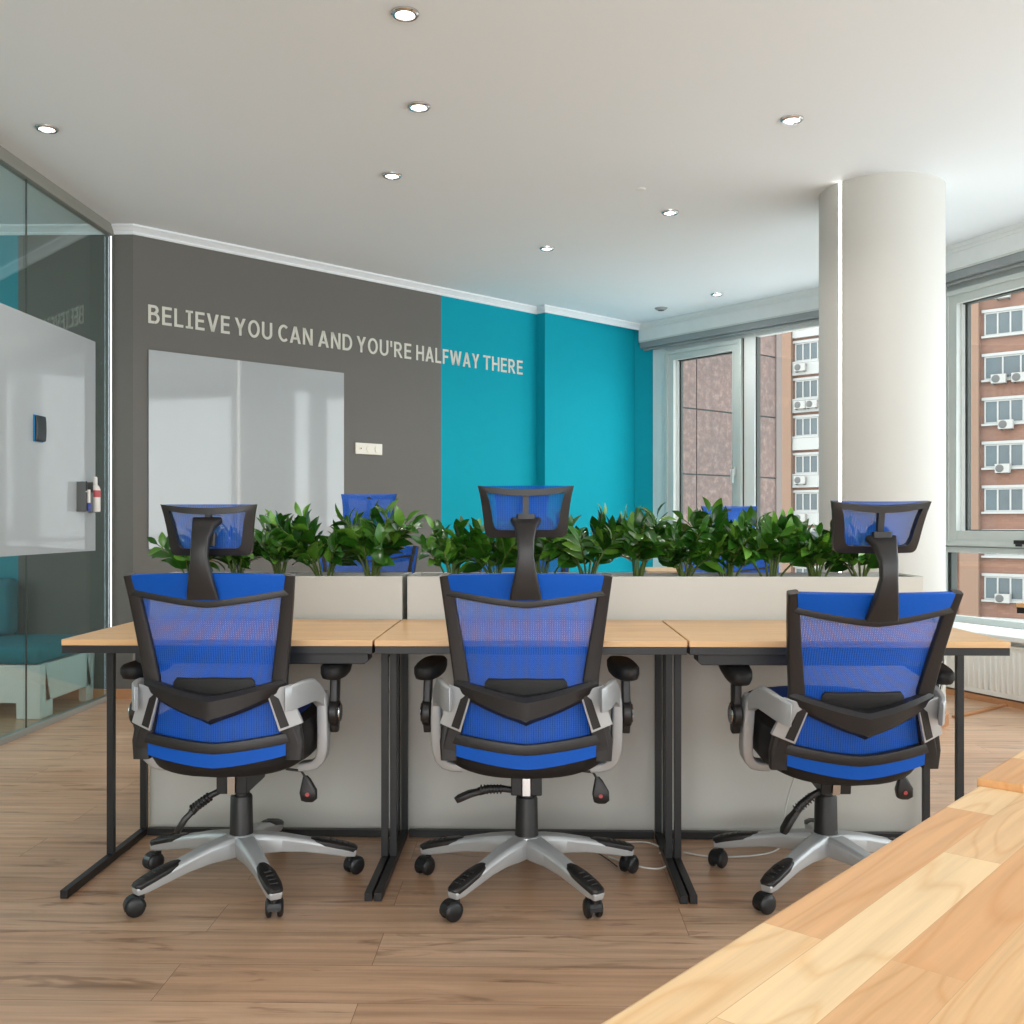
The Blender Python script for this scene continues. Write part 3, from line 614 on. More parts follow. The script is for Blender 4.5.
# ------------------------------------------------------------ desks
def make_desk(x0, x1, y0, y1, dirn, label, tray=None):
    """dirn +1: sitter side at y0"""
    t = empty('desk', ((x0+x1)/2, (y0+y1)/2, 0), 0 if dirn > 0 else math.pi, label, 'desk')
    w_ = (x1-x0)/2; d = (y1-y0)/2
    MB().box(-w_+0.002, w_-0.002, -d, d, 0.732, 0.75).build('tabletop', G['desk_laminate'], t, bevel=0.0015)
    mb = MB(); mb.box(-w_+0.003, w_-0.003, -d+0.002, -d+0.027, 0.710, 0.7315); mb.box(-w_+0.003, w_-0.003, d-0.03, d-0.005, 0.710, 0.7315)
    mb.box(-w_+0.003, -w_+0.028, -d+0.027, d-0.03, 0.710, 0.7315); mb.box(w_-0.028, w_-0.003, -d+0.027, d-0.03, 0.710, 0.7315)
    mb.build('frame_rail', G['black_metal'], t, bevel=0.001)
    for s in (-1, 1):
        xc = s*(w_-0.013)
        for yy in (d-0.30, d-0.03): MB().box(xc-0.011, xc+0.011, yy-0.010, yy+0.010, 0.025, 0.710).build('leg', G['black_metal'], t, bevel=0.001)
        f = MB().box(xc-0.0108, xc+0.0108, -d-0.008, d-0.0175, 0.001, 0.025).build('foot', G['black_metal'], t, bevel=0.001)
    MB().box(-w_+0.028, w_-0.028, d-0.0425, d-0.0185, 0.002, 0.026).build('crossbar', G['black_metal'], t, bevel=0.001)
    if tray:
        mb = MB(); mb.prism([(tray[0], -0.275, 0.7095), (tray[1], -0.275, 0.7095), (tray[1], -0.275, 0.686), (tray[1]-.012, -0.275, 0.676), (tray[0]+.012, -0.275, 0.676), (tray[0], -0.275, 0.686)], (0, 0.075, 0)); mb.build('cable_tray', G['black_metal'], t, bevel=0.002)
    return t
D1 = make_desk(-1.374, -0.465, 2.868, 3.485, 1, 'left desk of the front row, oak-look top on black steel legs, against the white planter', (-0.25, 0.435))
MB().tube([(0.435, 0.10, 0.69), (0.425, 0.10, 0.665), (0.428, 0.095, 0.652), (0.438, 0.09, 0.648), (0.446, 0.088, 0.655)], 0.0028, 8).build('hook', G['black_metal'], D1)
make_desk(-0.463, 0.438, 2.868, 3.485, 1, 'middle desk of the front row, behind the central blue chair', False)
make_desk(0.440, 1.352, 2.868, 3.485, 1, 'right desk of the front row, ending near the radiator', (-0.425, 0.25))
for i, (a, b, lb) in enumerate(((-1.365, -0.457, 'left desk of the far row, hidden behind the planted boxes'), (-0.455, 0.446, 'middle desk of the far row, beyond the plants'), (0.448, 1.352, 'right desk of the far row, beyond the plants beside the column'))):
    make_desk(a, b, 3.83, 4.44, -1, lb, False)

# planters
def planter(x0, x1, label):
    t = empty('planter', ((x0+x1)/2, 3.652, 0), 0, label, 'planter'); w_ = (x1-x0)/2; d = 0.145; h = 0.899
    mb = MB(); k = 0.016
    mb.box(-w_, w_, -d, -d+k, 0.001, h); mb.box(-w_, w_, d-k, d, 0.001, h); mb.box(-w_, -w_+k, -d+k, d-k, 0.03, h); mb.box(w_-k, w_, -d+k, d-k, 0.03, h); mb.box(-w_+k, w_-k, -d+k, d-k, 0.03, 0.05)
    mb.build('box', G['planter_white'], t, bevel=0.0015)
    MB().box(-w_+k, w_-k, -d+k, d-k, 0.80, 0.858).build('soil', G['soil'], t, smooth=0)
planter(-1.362, -0.466, 'shorter white planter box on the left, behind the left desk')
planter(-0.448, 1.352, 'long white planter box behind the middle and right desks')

# ------------------------------------------------------------ zz plants
def leaf(mb, p, d, up, L_, W_):
    d = d.normalized(); side = d.cross(up).normalized(); nrm = side.cross(d).normalized(); st = []
    for t, w_, c in ((0, 0.06, 0), (0.18, 0.62, 0.02), (0.42, 1.0, 0.03), (0.68, 0.82, 0.0), (0.88, 0.38, -0.05), (1.0, 0.0, -0.10)):
        m = p+d*L_*t+nrm*L_*c*1.2; st.append((m, w_*W_/2))
    k = len(mb.v)
    for m, h in st: mb.v += [tuple(m-side*h+nrm*h*0.35), tuple(m), tuple(m+side*h+nrm*h*0.35)]
    for i in range(len(st)-1):
        a = k+i*3; mb.f += [(a, a+1, a+4, a+3), (a+1, a+2, a+5, a+4)]
def make_plant(seed, nst, H, spread, lean=0):
    rd = random.Random(seed); st = MB(); lf = MB()
    for i in range(nst):
        a = rd.uniform(0, 2*math.pi); r0 = rd.uniform(0, 0.03); h = H*rd.uniform(0.62, 1.05); out = spread*rd.uniform(0.35, 1.15)
        base = Vector((r0*math.cos(a), r0*math.sin(a)*0.7, 0)); dr = Vector((math.cos(a), math.sin(a)*0.55, 0)); n = 9; path = []
        for k in range(n+1):
            t = k/n; path.append(base+dr*out*(t**1.6)+Vector((lean*t*t*0.1, 0, h*(t-0.12*t*t*(out/0.12)))))
        st.tube(path, [0.0048*(1-0.6*k/n) for k in range(n+1)], 6)
        m = int(h/0.027); ph = rd.uniform(0, 6.28)
        for k in range(2, m):
            t = 0.22+0.78*k/m; fi = min(t*n, n-1e-3); i0 = int(fi); q_ = fi-i0; p_ = path[i0].lerp(path[i0+1], q_); tg = (path[i0+1]-path[i0]).normalized()
            sd = tg.cross(Vector((-math.sin(ph*0.2+a), math.cos(ph*0.2+a), 0.05))).normalized() if k % 1 == 0 else 0
            for sg in (-1, 1):
                if rd.random() < 0.1: continue
                sv = Matrix.Rotation(rd.uniform(-0.5, 0.5), 3, tg) @ (sd*sg)
                dv = (sv*rd.uniform(0.75, 1.0)+tg*rd.uniform(0.45, 0.95)+Vector((0, 0, rd.uniform(-0.15, 0.2))))
                sz = (0.066+0.030*math.sin(math.pi*min(t*1.05, 1)))*rd.uniform(0.8, 1.15)
                leaf(lf, p_+sv*0.003, dv, (tg*.6+Vector((rd.uniform(-.5, .5), rd.uniform(-1.1, .2), 0.3))), sz, sz*0.50)
        leaf(lf, path[-1], (path[-1]-path[-2]), Vector((0.1, -1, 0.2)), 0.065, 0.026)
    t = empty('zz_plant', (0, 0, 0)); st.build('stem', G['stem_green'], t, smooth=60); lf.build('foliage', G['leaf'], t, smooth=80)
    return t
protos = [make_plant(3, 11, 0.27, 0.17), make_plant(8, 10, 0.28, 0.19), make_plant(15, 11, 0.24, 0.19), make_plant(21, 10, 0.29, 0.16)]
used = set()
def px2x(px, d): return (px-512)/1000*d*0.99974-0.0227*d
PL = [(-1.27, 2, 0.85, 0.3, 'leftmost zz plant in the left planter, one stem leaning out past the first headrest'), (-1.09, 0, 0.8, 2.0, 'zz plant behind the black headrest of the left chair'),
      (-0.93, 3, 1.0, 1.2, 'zz plant right of the left chair headrest'), (-0.77, 1, 0.98, 4.0, 'tall zz plant in front of the whiteboard, third along the left planter'),
      (-0.60, 0, 1.1, 5.2, 'zz plant at the right end of the left planter, before a blue chair'),
      (-0.30, 3, 0.92, 0.6, 'zz plant at the left end of the long planter'), (-0.14, 2, 0.9, 2.6, 'low zz plant left of the middle headrest stem'), (0.03, 0, 0.95, 3.3, 'zz plant directly behind the middle headrest'),
      (0.19, 1, 0.98, 1.0, 'zz plant right of the middle headrest stem'), (0.37, 3, 1.08, 4.6, 'tall zz plant in front of the corner of the teal wall'),
      (0.54, 2, 0.95, 5.5, 'zz plant below the corner window frame'), (0.70, 1, 1.05, 2.2, 'zz plant in front of the far blue chair by the window'), (0.86, 0, 1.0, 0.1, 'zz plant right of the far window chair'),
      (1.02, 3, 0.92, 3.0, 'zz plant left of the right-hand headrest'), (1.18, 2, 0.9, 1.7, 'rightmost zz plant, half behind the right-hand headrest')]
for x, k, s_, rz, lb in PL:
    o = protos[k] if k not in used else copy_tree(protos[k]); used.add(k)
    o.location = (x, 3.65, 0.857); o.rotation_euler = (0, 0, rz); o.scale = (s_, s_, s_); tag(o, lb, 'plant', 'zz plants in the planters')

# ------------------------------------------------------------ office chair (sitter faces +y, origin on the floor under the post)
YT = [(0.40, -0.262), (0.46, -0.262), (0.55, -0.262), (0.655, -0.268), (0.75, -0.285), (0.85, -0.310), (0.96, -0.345)]
def S(x, z, o=0): return Vector((x, lerp_tab(YT, z)+0.9*x*x-o, z))
BAR = [(0.948, .2195, .030), (0.88, .2095, .034), (.80, .1985, .037), (.72, .187, .041), (.655, .178, .044), (.60, .180, .042), (.54, .191, .040), (.49, .203, .044), (.455, .212, .046)]
def barx(z):
    tab = sorted((a, b) for a, b, c in BAR); return lerp_tab(tab, z)
def barw(z):
    tab = sorted((a, c) for a, b, c in BAR); return lerp_tab(tab, z)
ROUND = lambda w_, t_, r=0.004: roundrect(w_, t_, min(r, w_/2.2, t_/2.2), 3)
def make_chair(base_rot):
    t = empty('office_chair')
    # --- star base
    for k in range(5):
        a = base_rot+R(72*k); M = Matrix.Rotation(a, 4, 'Z'); mb = MB()
        path = [(0.022, 0, 0.122), (0.06, 0, 0.120), (0.12, 0, 0.116), (0.19, 0, 0.105), (0.26, 0, 0.089), (0.315, 0, 0.075), (0.342, 0, 0.069)]
        ws = [.066, .062, .053, .048, .048, .048, .036]; hs = [.060, .060, .050, .040, .034, .028, .022]
        mb.sweep(path, lambda i: [(-ws[i]*.42, -hs[i]/2), (ws[i]*.42, -hs[i]/2), (ws[i]/2, hs[i]*0.28), (ws[i]*0.36, hs[i]/2), (-ws[i]*0.36, hs[i]/2), (-ws[i]/2, hs[i]*0.28)], (0, 0, 1), M=M)
        arm = mb.build('base_arm', G['silver_paint'], t, bevel=0.004)
        mb = MB(); pp = [(0.205, 0, 0.1195), (0.222, 0, 0.1180), (0.26, 0, 0.1110), (0.31, 0, 0.0975), (0.338, 0, 0.0875), (0.346, 0, 0.0820)]; pw = [.020, .040, .0505, .0505, .042, .026]
        mb.sweep(pp, lambda i: [(-pw[i]/2, -0.014), (pw[i]/2, -0.014), (pw[i]/2, -0.002), (pw[i]*0.32, 0.004), (-pw[i]*0.32, 0.004), (-pw[i]/2, -0.002)], (0, 0, 1), M=M)
        for j in range(4): x_ = 0.262+j*0.018; mb.box(x_, x_+0.006, -0.012, 0.012, 0.1115-(x_-0.262)*0.30, 0.1165-(x_-0.262)*0.30, M)
        mb.build('foot_pad', G['black_plastic'], arm, bevel=0.002)
        # caster
        sw = a+R((35, -140, 75, -20, 160)[k]); cx, cy = 0.322*math.cos(a), 0.322*math.sin(a); MC = Matrix.Translation((cx, cy, 0)) @ Matrix.Rotation(sw, 4, 'Z')
        hood = MB(); hood.tube([MC @ Vector((0, 0, 0.045)), MC @ Vector((0, 0, 0.076))], 0.009, 12)
        ring = []
        for j in range(11):
            th = R(-15+j*20); ring.append((0.018+0.029*math.cos(th), 0.0275+0.029*math.sin(th)))
        for j in range(10):
            (xa, za), (xb, zb) = ring[j], ring[j+1]
            s1_ = 0.86; qa = (0.018+(xa-0.018)*s1_, 0.0275+(za-0.0275)*s1_); qb = (0.018+(xb-0.018)*s1_, 0.0275+(zb-0.0275)*s1_)
            vs = [MC @ Vector((x_, y_, z_)) for y_ in (-0.016, 0.016) for x_, z_ in ((xa, za), (xb, zb), qb, qa)]
            hood.add(vs, [(0, 1, 2, 3), (7, 6, 5, 4), (0, 4, 5, 1), (1, 5, 6, 2), (2, 6, 7, 3), (3, 7, 4, 0)])
        ca = hood.build('caster', G['caster_black'], t, smooth=40)
        for sgn in (-1, 1):
            wv = MB(); pr = [(0, 0.0075), (0.020, 0.0075), (0.0255, 0.009), (0.027, 0.013), (0.027, 0.018), (0.024, 0.022), (0.017, 0.0245), (0, 0.0255)]
            wv.lathe([(r_, sgn*z_) for r_, z_ in pr], 24, (0, 0, 0), 'Y'); wv.v = [tuple(MC @ (Vector(v)+Vector((0.018, 0, 0.0275)))) for v in wv.v]
            wv.build('wheel', G['caster_black'], ca, smooth=35)
    MB().lathe([(0, .098), (.040, .098), (.046, .104), (.048, .140), (.044, .152), (.0, .154)], 32).build('base_hub', G['silver_paint'], t, smooth=35)
    MB().lathe([(0, .085), (.02, .085), (.022, .099), (0, .099)], 20).build('hub_cap', G['black_plastic'], t)
    MB().lathe([(0, .150), (.036, .150), (.0345, .158), (.0325, .262), (.030, .267), (0, .267)], 32).build('post_sleeve', G['black_plastic'], t)
    up = []     # parts that ride up and down
    MB().lathe([(0, .263), (.0245, .263), (.0245, .33), (0, .33)], 24).build('gas_piston', G['black_metal'], t)
    mb = MB(); mb.box(-0.045, -0.012, -0.10, 0.10, 0.295, 0.375); mb.box(0.012, 0.045, -0.10, 0.10, 0.295, 0.375); mb.box(-0.035, 0.035, -0.05, 0.05, 0.305, 0.37)
    me_ = mb.build('tilt_mechanism', G['black_metal'], t, bevel=0.003); up.append(me_)
    MB().box(-0.011, 0.011, -0.104, -0.07, 0.295, 0.37).build('bracket_plate', G['chrome'], me_)
    mb = MB(); mb.tube([(-0.03, -0.08, 0.305), (-0.07, -0.085, 0.312), (-0.11, -0.09, 0.312), (-0.14, -0.095, 0.305)], [0.009, 0.010, 0.012, 0.012], 10)
    for j in range(7): mb.lathe([(.0105, -.0025), (.0145, -.0015), (.0145, .0015), (.0105, .0025)], 12, (-0.075-j*0.0095, -0.087-j*.001, 0.311), 'X')
    mb.sweep([(-0.135, -0.095, 0.306), (-0.165, -0.10, 0.300), (-0.195, -0.105, 0.288), (-0.205, -0.107, 0.282)], lambda i: roundrect([.022, .036, .034, .016][i], .018, .006, 3), (0, 0, 1)); mb.build('height_lever', G['black_plastic'], me_, smooth=50)
    for j in range(6): pass
    mb = MB(); mb.tube([(0.15, -0.06, 0.36), (0.195, -0.06, 0.355), (0.208, -0.06, 0.335)], 0.004, 8)
    mb.sweep([(0.207, -0.06, 0.340), (0.211, -0.061, 0.328), (0.217, -0.063, 0.296), (0.220, -0.064, 0.272), (0.220, -0.064, 0.265)], lambda i: roundrect([.014, .026, .050, .046, .026][i], [.012, .018, .026, .024, .014][i], .006, 3), (0, 1, 0)); kb = mb.build('tension_knob', G['black_plastic'], t, smooth=50); up.append(kb)
    MB().lathe([(0, -0.0785), (.006, -0.0785), (.006, -0.072), (0, -0.072)], 14, (0.217, 0, 0.289), 'Y').build('red_mark', G['label_red'], kb)
    # --- seat
    def plan(sx, sy, n=40, e=3.2, yo=0.0):
        out = []
        for j in range(n):
            a = 2*math.pi*j/n; c, s__ = math.cos(a), math.sin(a); out.append((sx*abs(c)**(2/e)*(1 if c >= 0 else -1), yo+sy*abs(s__)**(2/e)*(1 if s__ >= 0 else -1)))
        return out
    def stack(levels, name, m, par, **k):
        mb = MB(); n = 40
        for (sx, sy, z, bow) in levels:
            for x_, y_ in plan(sx, sy, n): mb.v.append((x_, y_, z+bow*x_*x_))
        for i in range(len(levels)-1):
            for j in range(n): mb.f.append((i*n+j, i*n+(j+1)%n, (i+1)*n+(j+1)%n, (i+1)*n+j))
        mb.f += [tuple(range(n))[::-1], tuple((len(levels)-1)*n+j for j in range(n))]
        return mb.build(name, m, par, **k)
    up.append(stack([(.19, .19, .368, .35), (.225, .225, .376, .55), (.238, .243, .40, .60), (.243, .248, .45, .30), (.240, .245, .495, .1), (.232, .238, .517, 0), (.205, .210, .523, 0)], 'seat_shell', G['black_soft'], t, smooth=50))
    up.append(stack([(.196, .225, .512, 0), (.196, .225, .522, 0), (.185, .215, .527, 0), (.16, .18, .529, 0)], 'seat_cushion', G['blue_fabric'], t, smooth=60))
    # --- back frame
    mb = MB()
    for s_ in (-1, 1):
        mb.sweep([S(s_*x, z, 0.0) for z, x, w_ in BAR], lambda i: roundrect(BAR[i][2], 0.024, 0.006, 3), (0, -1, 0))
    def band(zc, zs, th, zw=None, off=0.0, dep=0.02, n=16, ends=1.0):
        path = []
        for j in range(n+1):
            q_ = -1+2*j/n; z = zc+(zs-zc)*abs(q_)**1.25; path.append(S(q_*(barx(z)-0.005)*ends, z, off))
        mb.sweep(path, lambda i: roundrect(th, dep, 0.003, 2), (0, -1, 0))
    band(0.871, 0.903, 0.026, ends=1.06)
    band(0.465, 0.490, 0.030, ends=1.02)
    for s_ in (-1, 1):    # lower corner blocks
        mb.sweep([S(s_*.212, .525, 0), S(s_*.214, .48, 0), S(s_*.214, .428, 0)], lambda i: roundrect([.040, .052, .046][i], 0.026, 0.006, 3), (0, -1, 0))
    bf = mb.build('back_frame', G['black_plastic'], t, smooth=40); up.append(bf)
    # lumbar brace: V-shaped wedge standing off the back
    mb = MB(); n = 24; vs = []
    for j in range(n+1):
        q_ = -1+2*j/n; aq = abs(q_); x_ = q_*0.199; top = 0.615+(0.658-0.615)*aq**1.2; bot = 0.543+(0.619-0.543)*aq**1.35; off = 0.016+0.036*(1-aq)**0.8
        a = S(x_, (top+bot)/2, 0); y_ = a.y
        sec = [(y_-off*0.8, top), (y_-off-0.004, top-0.012), (y_-off, bot+(0.012)), (y_-off*0.55, bot), (y_-0.002, bot+0.008), (y_+0.002, top)]
        vs += [(x_, a_, b_) for a_, b_ in sec]
    k = 6; fs = [(i*k+j, i*k+(j+1)%k, (i+1)*k+(j+1)%k, (i+1)*k+j) for i in range(n) for j in range(k)]+[tuple(range(k)), tuple(n*k+j for j in range(k))[::-1]]
    mb.add(vs, fs); lb = mb.build('lumbar_brace', G['black_plastic'], t, smooth=32); up.append(lb)
    mb = MB(); vs = []
    for j in range(n+1):
        q_ = -1+2*j/n; aq = abs(q_); x_ = q_*0.125; top = 0.566+0.036*aq; bot = 0.536+0.050*aq; off = 0.008+0.040*(1-aq)**0.8; y_ = S(x_, 0.56, 0).y
        vs += [(x_, y_-off, top), (x_, y_-off-0.003, (top+bot)/2), (x_, y_-off*0.6, bot), (x_, y_, bot+0.004), (x_, y_, top)]
    k = 5; fs = [(i*k+j, i*k+(j+1)%k, (i+1)*k+(j+1)%k, (i+1)*k+j) for i in range(n) for j in range(k)]+[tuple(range(k)), tuple(n*k+j for j in range(k))[::-1]]
    mb.add(vs, fs); mb.build('brace_lip', G['black_plastic'], lb, smooth=32)
    mb = MB(); mb.sweep([S(x_, 0.644-0.6*(0.11**2-x_**2), -0.003) for x_ in (-.112, -.105, -.06, 0, .06, .105, .112)], lambda i: roundrect([.014, .034, .042, .05, .042, .034, .014][i], .014, .006, 3), (0, -1, 0)); lp = mb.build('lumbar_pad', G['black_soft'], t, smooth=45); up.append(lp)
    # --- fabric: front mesh, opaque top panel, lower panel
    def zt(q_): return 0.947+0.006*(1-q_*q_)
    def fn(u_, v_):
        q_ = -1+2*u_; z = 0.45+(zt(q_)-0.45)*v_; x_ = q_*(barx(z)+barw(z)*0.40); return S(x_, z, -0.012)
    fab = MB().grid(fn, 14, 22).build('back_mesh', G['blue_mesh'], t, smooth=80); up.append(fab)
    def fn2(u_, v_):
        q_ = -1+2*u_; zb = 0.878+(0.907-0.878)*abs(q_)**1.25; z = zb+(zt(q_)-zb)*v_; x_ = q_*(barx(z)-barw(z)*0.35); return S(x_, z, 0.004)
    tp = MB().grid(fn2, 14, 5); k0 = len(tp.v)
    tp2 = tp.build('top_fabric', G['blue_solid'], t, smooth=80, thick=0.010); up.append(tp2)
    def fn3(u_, v_):
        q_ = -1+2*u_; zc = 0.412+(0.441-0.412)*abs(q_)**1.4; z = zc+0.050*v_; return S(q_*0.192, z, 0.002)
    lp2 = MB().grid(fn3, 14, 3).build('lower_fabric', G['blue_solid'], t, smooth=80, thick=0.010); up.append(lp2)
    # --- armrests
    for s_ in (-1, 1):
        mb = MB()
        st_ = [(.204, -.290, .638, .574, .40, -.92), (.216, -.272, .642, .574, .65, -.76), (.229, -.235, .645, .576, .86, -.5), (.238, -.19, .645, .577, .95, -.3), (.246, -.145, .642, .577, .97, -.22), (.254, -.115, .622, .566, .98, -.15), (.262, -.092, .596, .548, 1, 0), (.264, -.075, .580, .528, 1, 0)]
        k_ = len(mb.v)
        for i_, (x_, y_, z1_, z0_, nx_, ny_) in enumerate(st_):
            h_ = 0.007+0.006*min(1, i_/5)
            for sg_, z_ in ((1, z0_), (1, (z0_*.5+z1_*.5)), (1, z1_-.004), (.6, z1_), (-.6, z1_), (-1, z1_-.004), (-1, z0_)):
                mb.v.append((s_*(x_+nx_*h_*sg_), y_+ny_*h_*sg_, z_))
        for i_ in range(len(st_)-1):
            for j_ in range(7): mb.f.append((k_+i_*7+j_, k_+i_*7+(j_+1)%7, k_+(i_+1)*7+(j_+1)%7, k_+(i_+1)*7+j_))
        mb.f += [tuple(k_+j_ for j_ in range(7)), tuple(k_+(len(st_)-1)*7+j_ for j_ in range(7))[::-1]]
        path = [(.262, -.078, .588), (.2635, -.074, .57), (.264, -.070, .52), (.264, -.066, .47), (.262, -.062, .425), (.256, -.056, .398), (.243, -.05, .379), (.222, -.045, .369), (.19, -.04, .364)]
        hin = [(1, 0, 0)]*4+[(1, 0, -.1), (.9, 0, -.4), (.6, 0, -.75), (.25, 0, -1), (0, 0, -1)]
        ww = [.050, .054, .054, .052, .052, .052, .052, .052, .05]; tt_ = [.024, .028, .031, .031, .031, .030, .028, .026, .024]
        mb.sweep([(s_*a, b, c) for a, b, c in path], lambda i: roundrect(ww[i], tt_[i], .006, 3), lambda i: (s_*hin[i][0], hin[i][1], hin[i][2]))
        # plate that clamps the back frame
        qd = [(.148, .621), (.158, .629), (.213, .641), (.218, .590), (.224, .575), (.240, .531), (.180, .511)]
        mb.prism([tuple(S(s_*x_, z, 0.024)) for x_, z in qd], (0, 0.014, 0))
        ar = mb.build('armrest_bracket', G['silver_paint'], t, smooth=40, bevel=0.0015); up.append(ar)
        mb = MB(); qd = [(.155, .613), (.162, .618), (.180, .603), (.206, .5265), (.184, .5195)]
        mb.prism([tuple(S(s_*x_, z, 0.0265)) for x_, z in qd], (0, 0.006, 0)); mb.build('bracket_inlay', G['black_plastic'], ar, bevel=0.001)
        mb = MB(); mb.lathe([(0, .281), (.034, .281), (.039, .285), (.039, .303), (.035, .307), (0, .307)], 32, (0, -.055, .528), 'X'); mb.v = [(s_*v[0], v[1], v[2]) for v in mb.v]
        pv = mb.build('pivot', G['black_plastic'], ar, smooth=40)
        mb = MB(); mb.lathe([(.014, .306), (.026, .306), (.028, .309), (.026, .312), (.014, .312)], 28, (0, -.055, .528), 'X'); mb.v = [(s_*v[0], v[1], v[2]) for v in mb.v]; mb.build('pivot_cap', G['chrome'], ar)
        mb = MB(); mb.sweep([(s_*.292, -.045, .472), (s_*.293, -.05, .50), (s_*.293, -.05, .56), (s_*.292, -.038, .62), (s_*.290, -.025, .645)], lambda i: roundrect([.03, .045, .045, .05, .07][i], .024, .006, 3), (1, 0, 0)); mb.build('armrest_post', G['black_plastic'], ar, smooth=40)
        mb = MB(); n = 28; lv = [(.028, .11, .630), (.036, .125, .634), (.040, .135, .648), (.040, .135, .664), (.034, .125, .672)]
        for sx, sy, z in lv:
            for x_, y_ in plan(sx, sy, n, 3.0, 0.0): mb.v.append((s_*.288+x_-s_*0.06*y_, y_+0.005, z))
        for i in range(len(lv)-1):
            for j in range(n): mb.f.append((i*n+j, i*n+(j+1)%n, (i+1)*n+(j+1)%n, (i+1)*n+j))
        mb.f += [tuple(range(n))[::-1], tuple((len(lv)-1)*n+j for j in range(n))]; mb.build('arm_pad', G['black_soft'], ar, smooth=50)
    # --- headrest
    path = [(0, -.352, .886), (0, -.358, .905), (0, -.372, .95), (0, -.380, 1.00), (0, -.372, 1.045), (0, -.345, 1.078), (0, -.315, 1.094)]
    ws = [.086, .080, .060, .044, .046, .060, .082]; ts = [.020, .022, .026, .026, .026, .024, .02]
    mb = MB(); mb.sweep(path, lambda i: roundrect(ws[i], ts[i], .007, 3), lambda i: (0, -1, 0) if i < 5 else (0, -.6, .8))
    hs_ = mb.build('headrest_stem', G['black_plastic'], t, smooth=45, bevel=0); up.append(hs_)
    def HS(x_, z, o_=0): return Vector((x_, -.300+1.1*x_*x_-0.25*(z-1.12)-o_, z))
    # outline of the headrest frame: wide at the top with swept corners
    def hw(v_): return 0.111+0.012*v_+0.007*v_**4
    zb_, zt_ = 1.048, 1.188
    def ring_pts(ins_s, ins_t, ins_b):
        out = []
        z0_, z1_ = zb_+ins_b, zt_-ins_t
        rr = 0.016
        for j in range(13):     # top left->right, slight sag in the middle
            q_ = -1+2*j/12; out.append((q_*(hw(1)-ins_s), z1_-0.010*(1-q_*q_)))
        for v_ in (0.8, 0.6, 0.4, 0.2): out.append((hw(v_)-ins_s, z0_+(z1_-z0_)*v_))
        w0 = hw(0)-ins_s
        for j in range(5): a = R(0-90*j/4); out.append((w0-rr+rr*math.cos(a), z0_+rr+rr*math.sin(a)))
        for j in range(1, 8): out.append((w0-rr-(2*(w0-rr))*j/8, z0_))
        for j in range(5): a = R(-90-90*j/4); out.append((-w0+rr+rr*math.cos(a), z0_+rr+rr*math.sin(a)))
        for v_ in (0.2, 0.4, 0.6, 0.8): out.append((-hw(v_)+ins_s, z0_+(z1_-z0_)*v_))
        return out
    A = ring_pts(0, 0, 0); Bq = ring_pts(.024, .018, .020); n = len(A); mb = MB()
    for pts, o_ in ((A, 0.004), (A, 0.012), (Bq, 0.016), (Bq, -0.006), (A, -0.006)): mb.v += [tuple(HS(x_, z, o_)) for x_, z in pts]
    for i in range(5):
        for j in range(n): i2 = (i+1) % 5; mb.f.append((i*n+j, i*n+(j+1)%n, i2*n+(j+1)%n, i2*n+j))
    mb.box(-.008, .008, -.313, -.296, 1.075, 1.175)
    hf = mb.build('headrest_frame', G['black_plastic'], t, smooth=45); up.append(hf)
    MB().sweep([(0, -.322, 1.075), (0, -.318, 1.11)], roundrect(.05, .02, .005, 3), (0, -1, 0)).build('headrest_joint', G['black_plastic'], hf)
    def fnh(u_, v_):
        q_ = -1+2*u_; z = zb_+0.002+(zt_-zb_-0.002)*v_; w0 = hw(v_)-0.001; 
        if v_ < 0.15: w0 -= 0.016*(1-v_/0.15)**2
        return HS(q_*w0, z, -0.009-0.012*(1-q_**4)*math.sin(math.pi*min(1, v_*1.0)))
    MB().grid(fnh, 12, 8).build('headrest_mesh', G['blue_mesh_fine'], hf, smooth=80)
    return t, [o.name.split('.')[0] for o in up]
UP = {'tilt_mechanism', 'tension_knob', 'seat_shell', 'seat_cushion', 'back_frame', 'lumbar_brace', 'lumbar_pad', 'back_mesh', 'top_fabric', 'lower_fabric', 'armrest_bracket', 'headrest_stem', 'headrest_frame'}
BASE = {'base_arm', 'caster', 'base_hub', 'hub_cap'}
chair0, _ = make_chair(R(18))
def place(o, x, y, rz, lift, brot, label, group, tilt=0, lever=0, hr=0):
    o.location = (x, y, 0); o.rotation_euler = (0, 0, R(rz)); tag(o, label, 'office chair', group)
    for c in o.children:
        nm = c.name.split('.')[0]
        if nm in UP:
            a = R(tilt); c.rotation_euler = (a, 0, 0); c.location = (0, 0.37*math.sin(a), 0.37-0.37*math.cos(a)+lift)
        if nm == 'tilt_mechanism' and lever:
            for g in c.children:
                if g.name.startswith('height_lever'):
                    Mx = Matrix.Rotation(R(lever), 4, 'Y'); pv_ = Vector((-0.03, -0.08, 0.305)); g.rotation_euler = (0, R(lever), 0); g.location = pv_-(Mx @ pv_)
        if nm == 'headrest_frame' and hr:
            c.location.z += hr
        if nm in BASE: c.rotation_euler = (0, 0, R(brot))
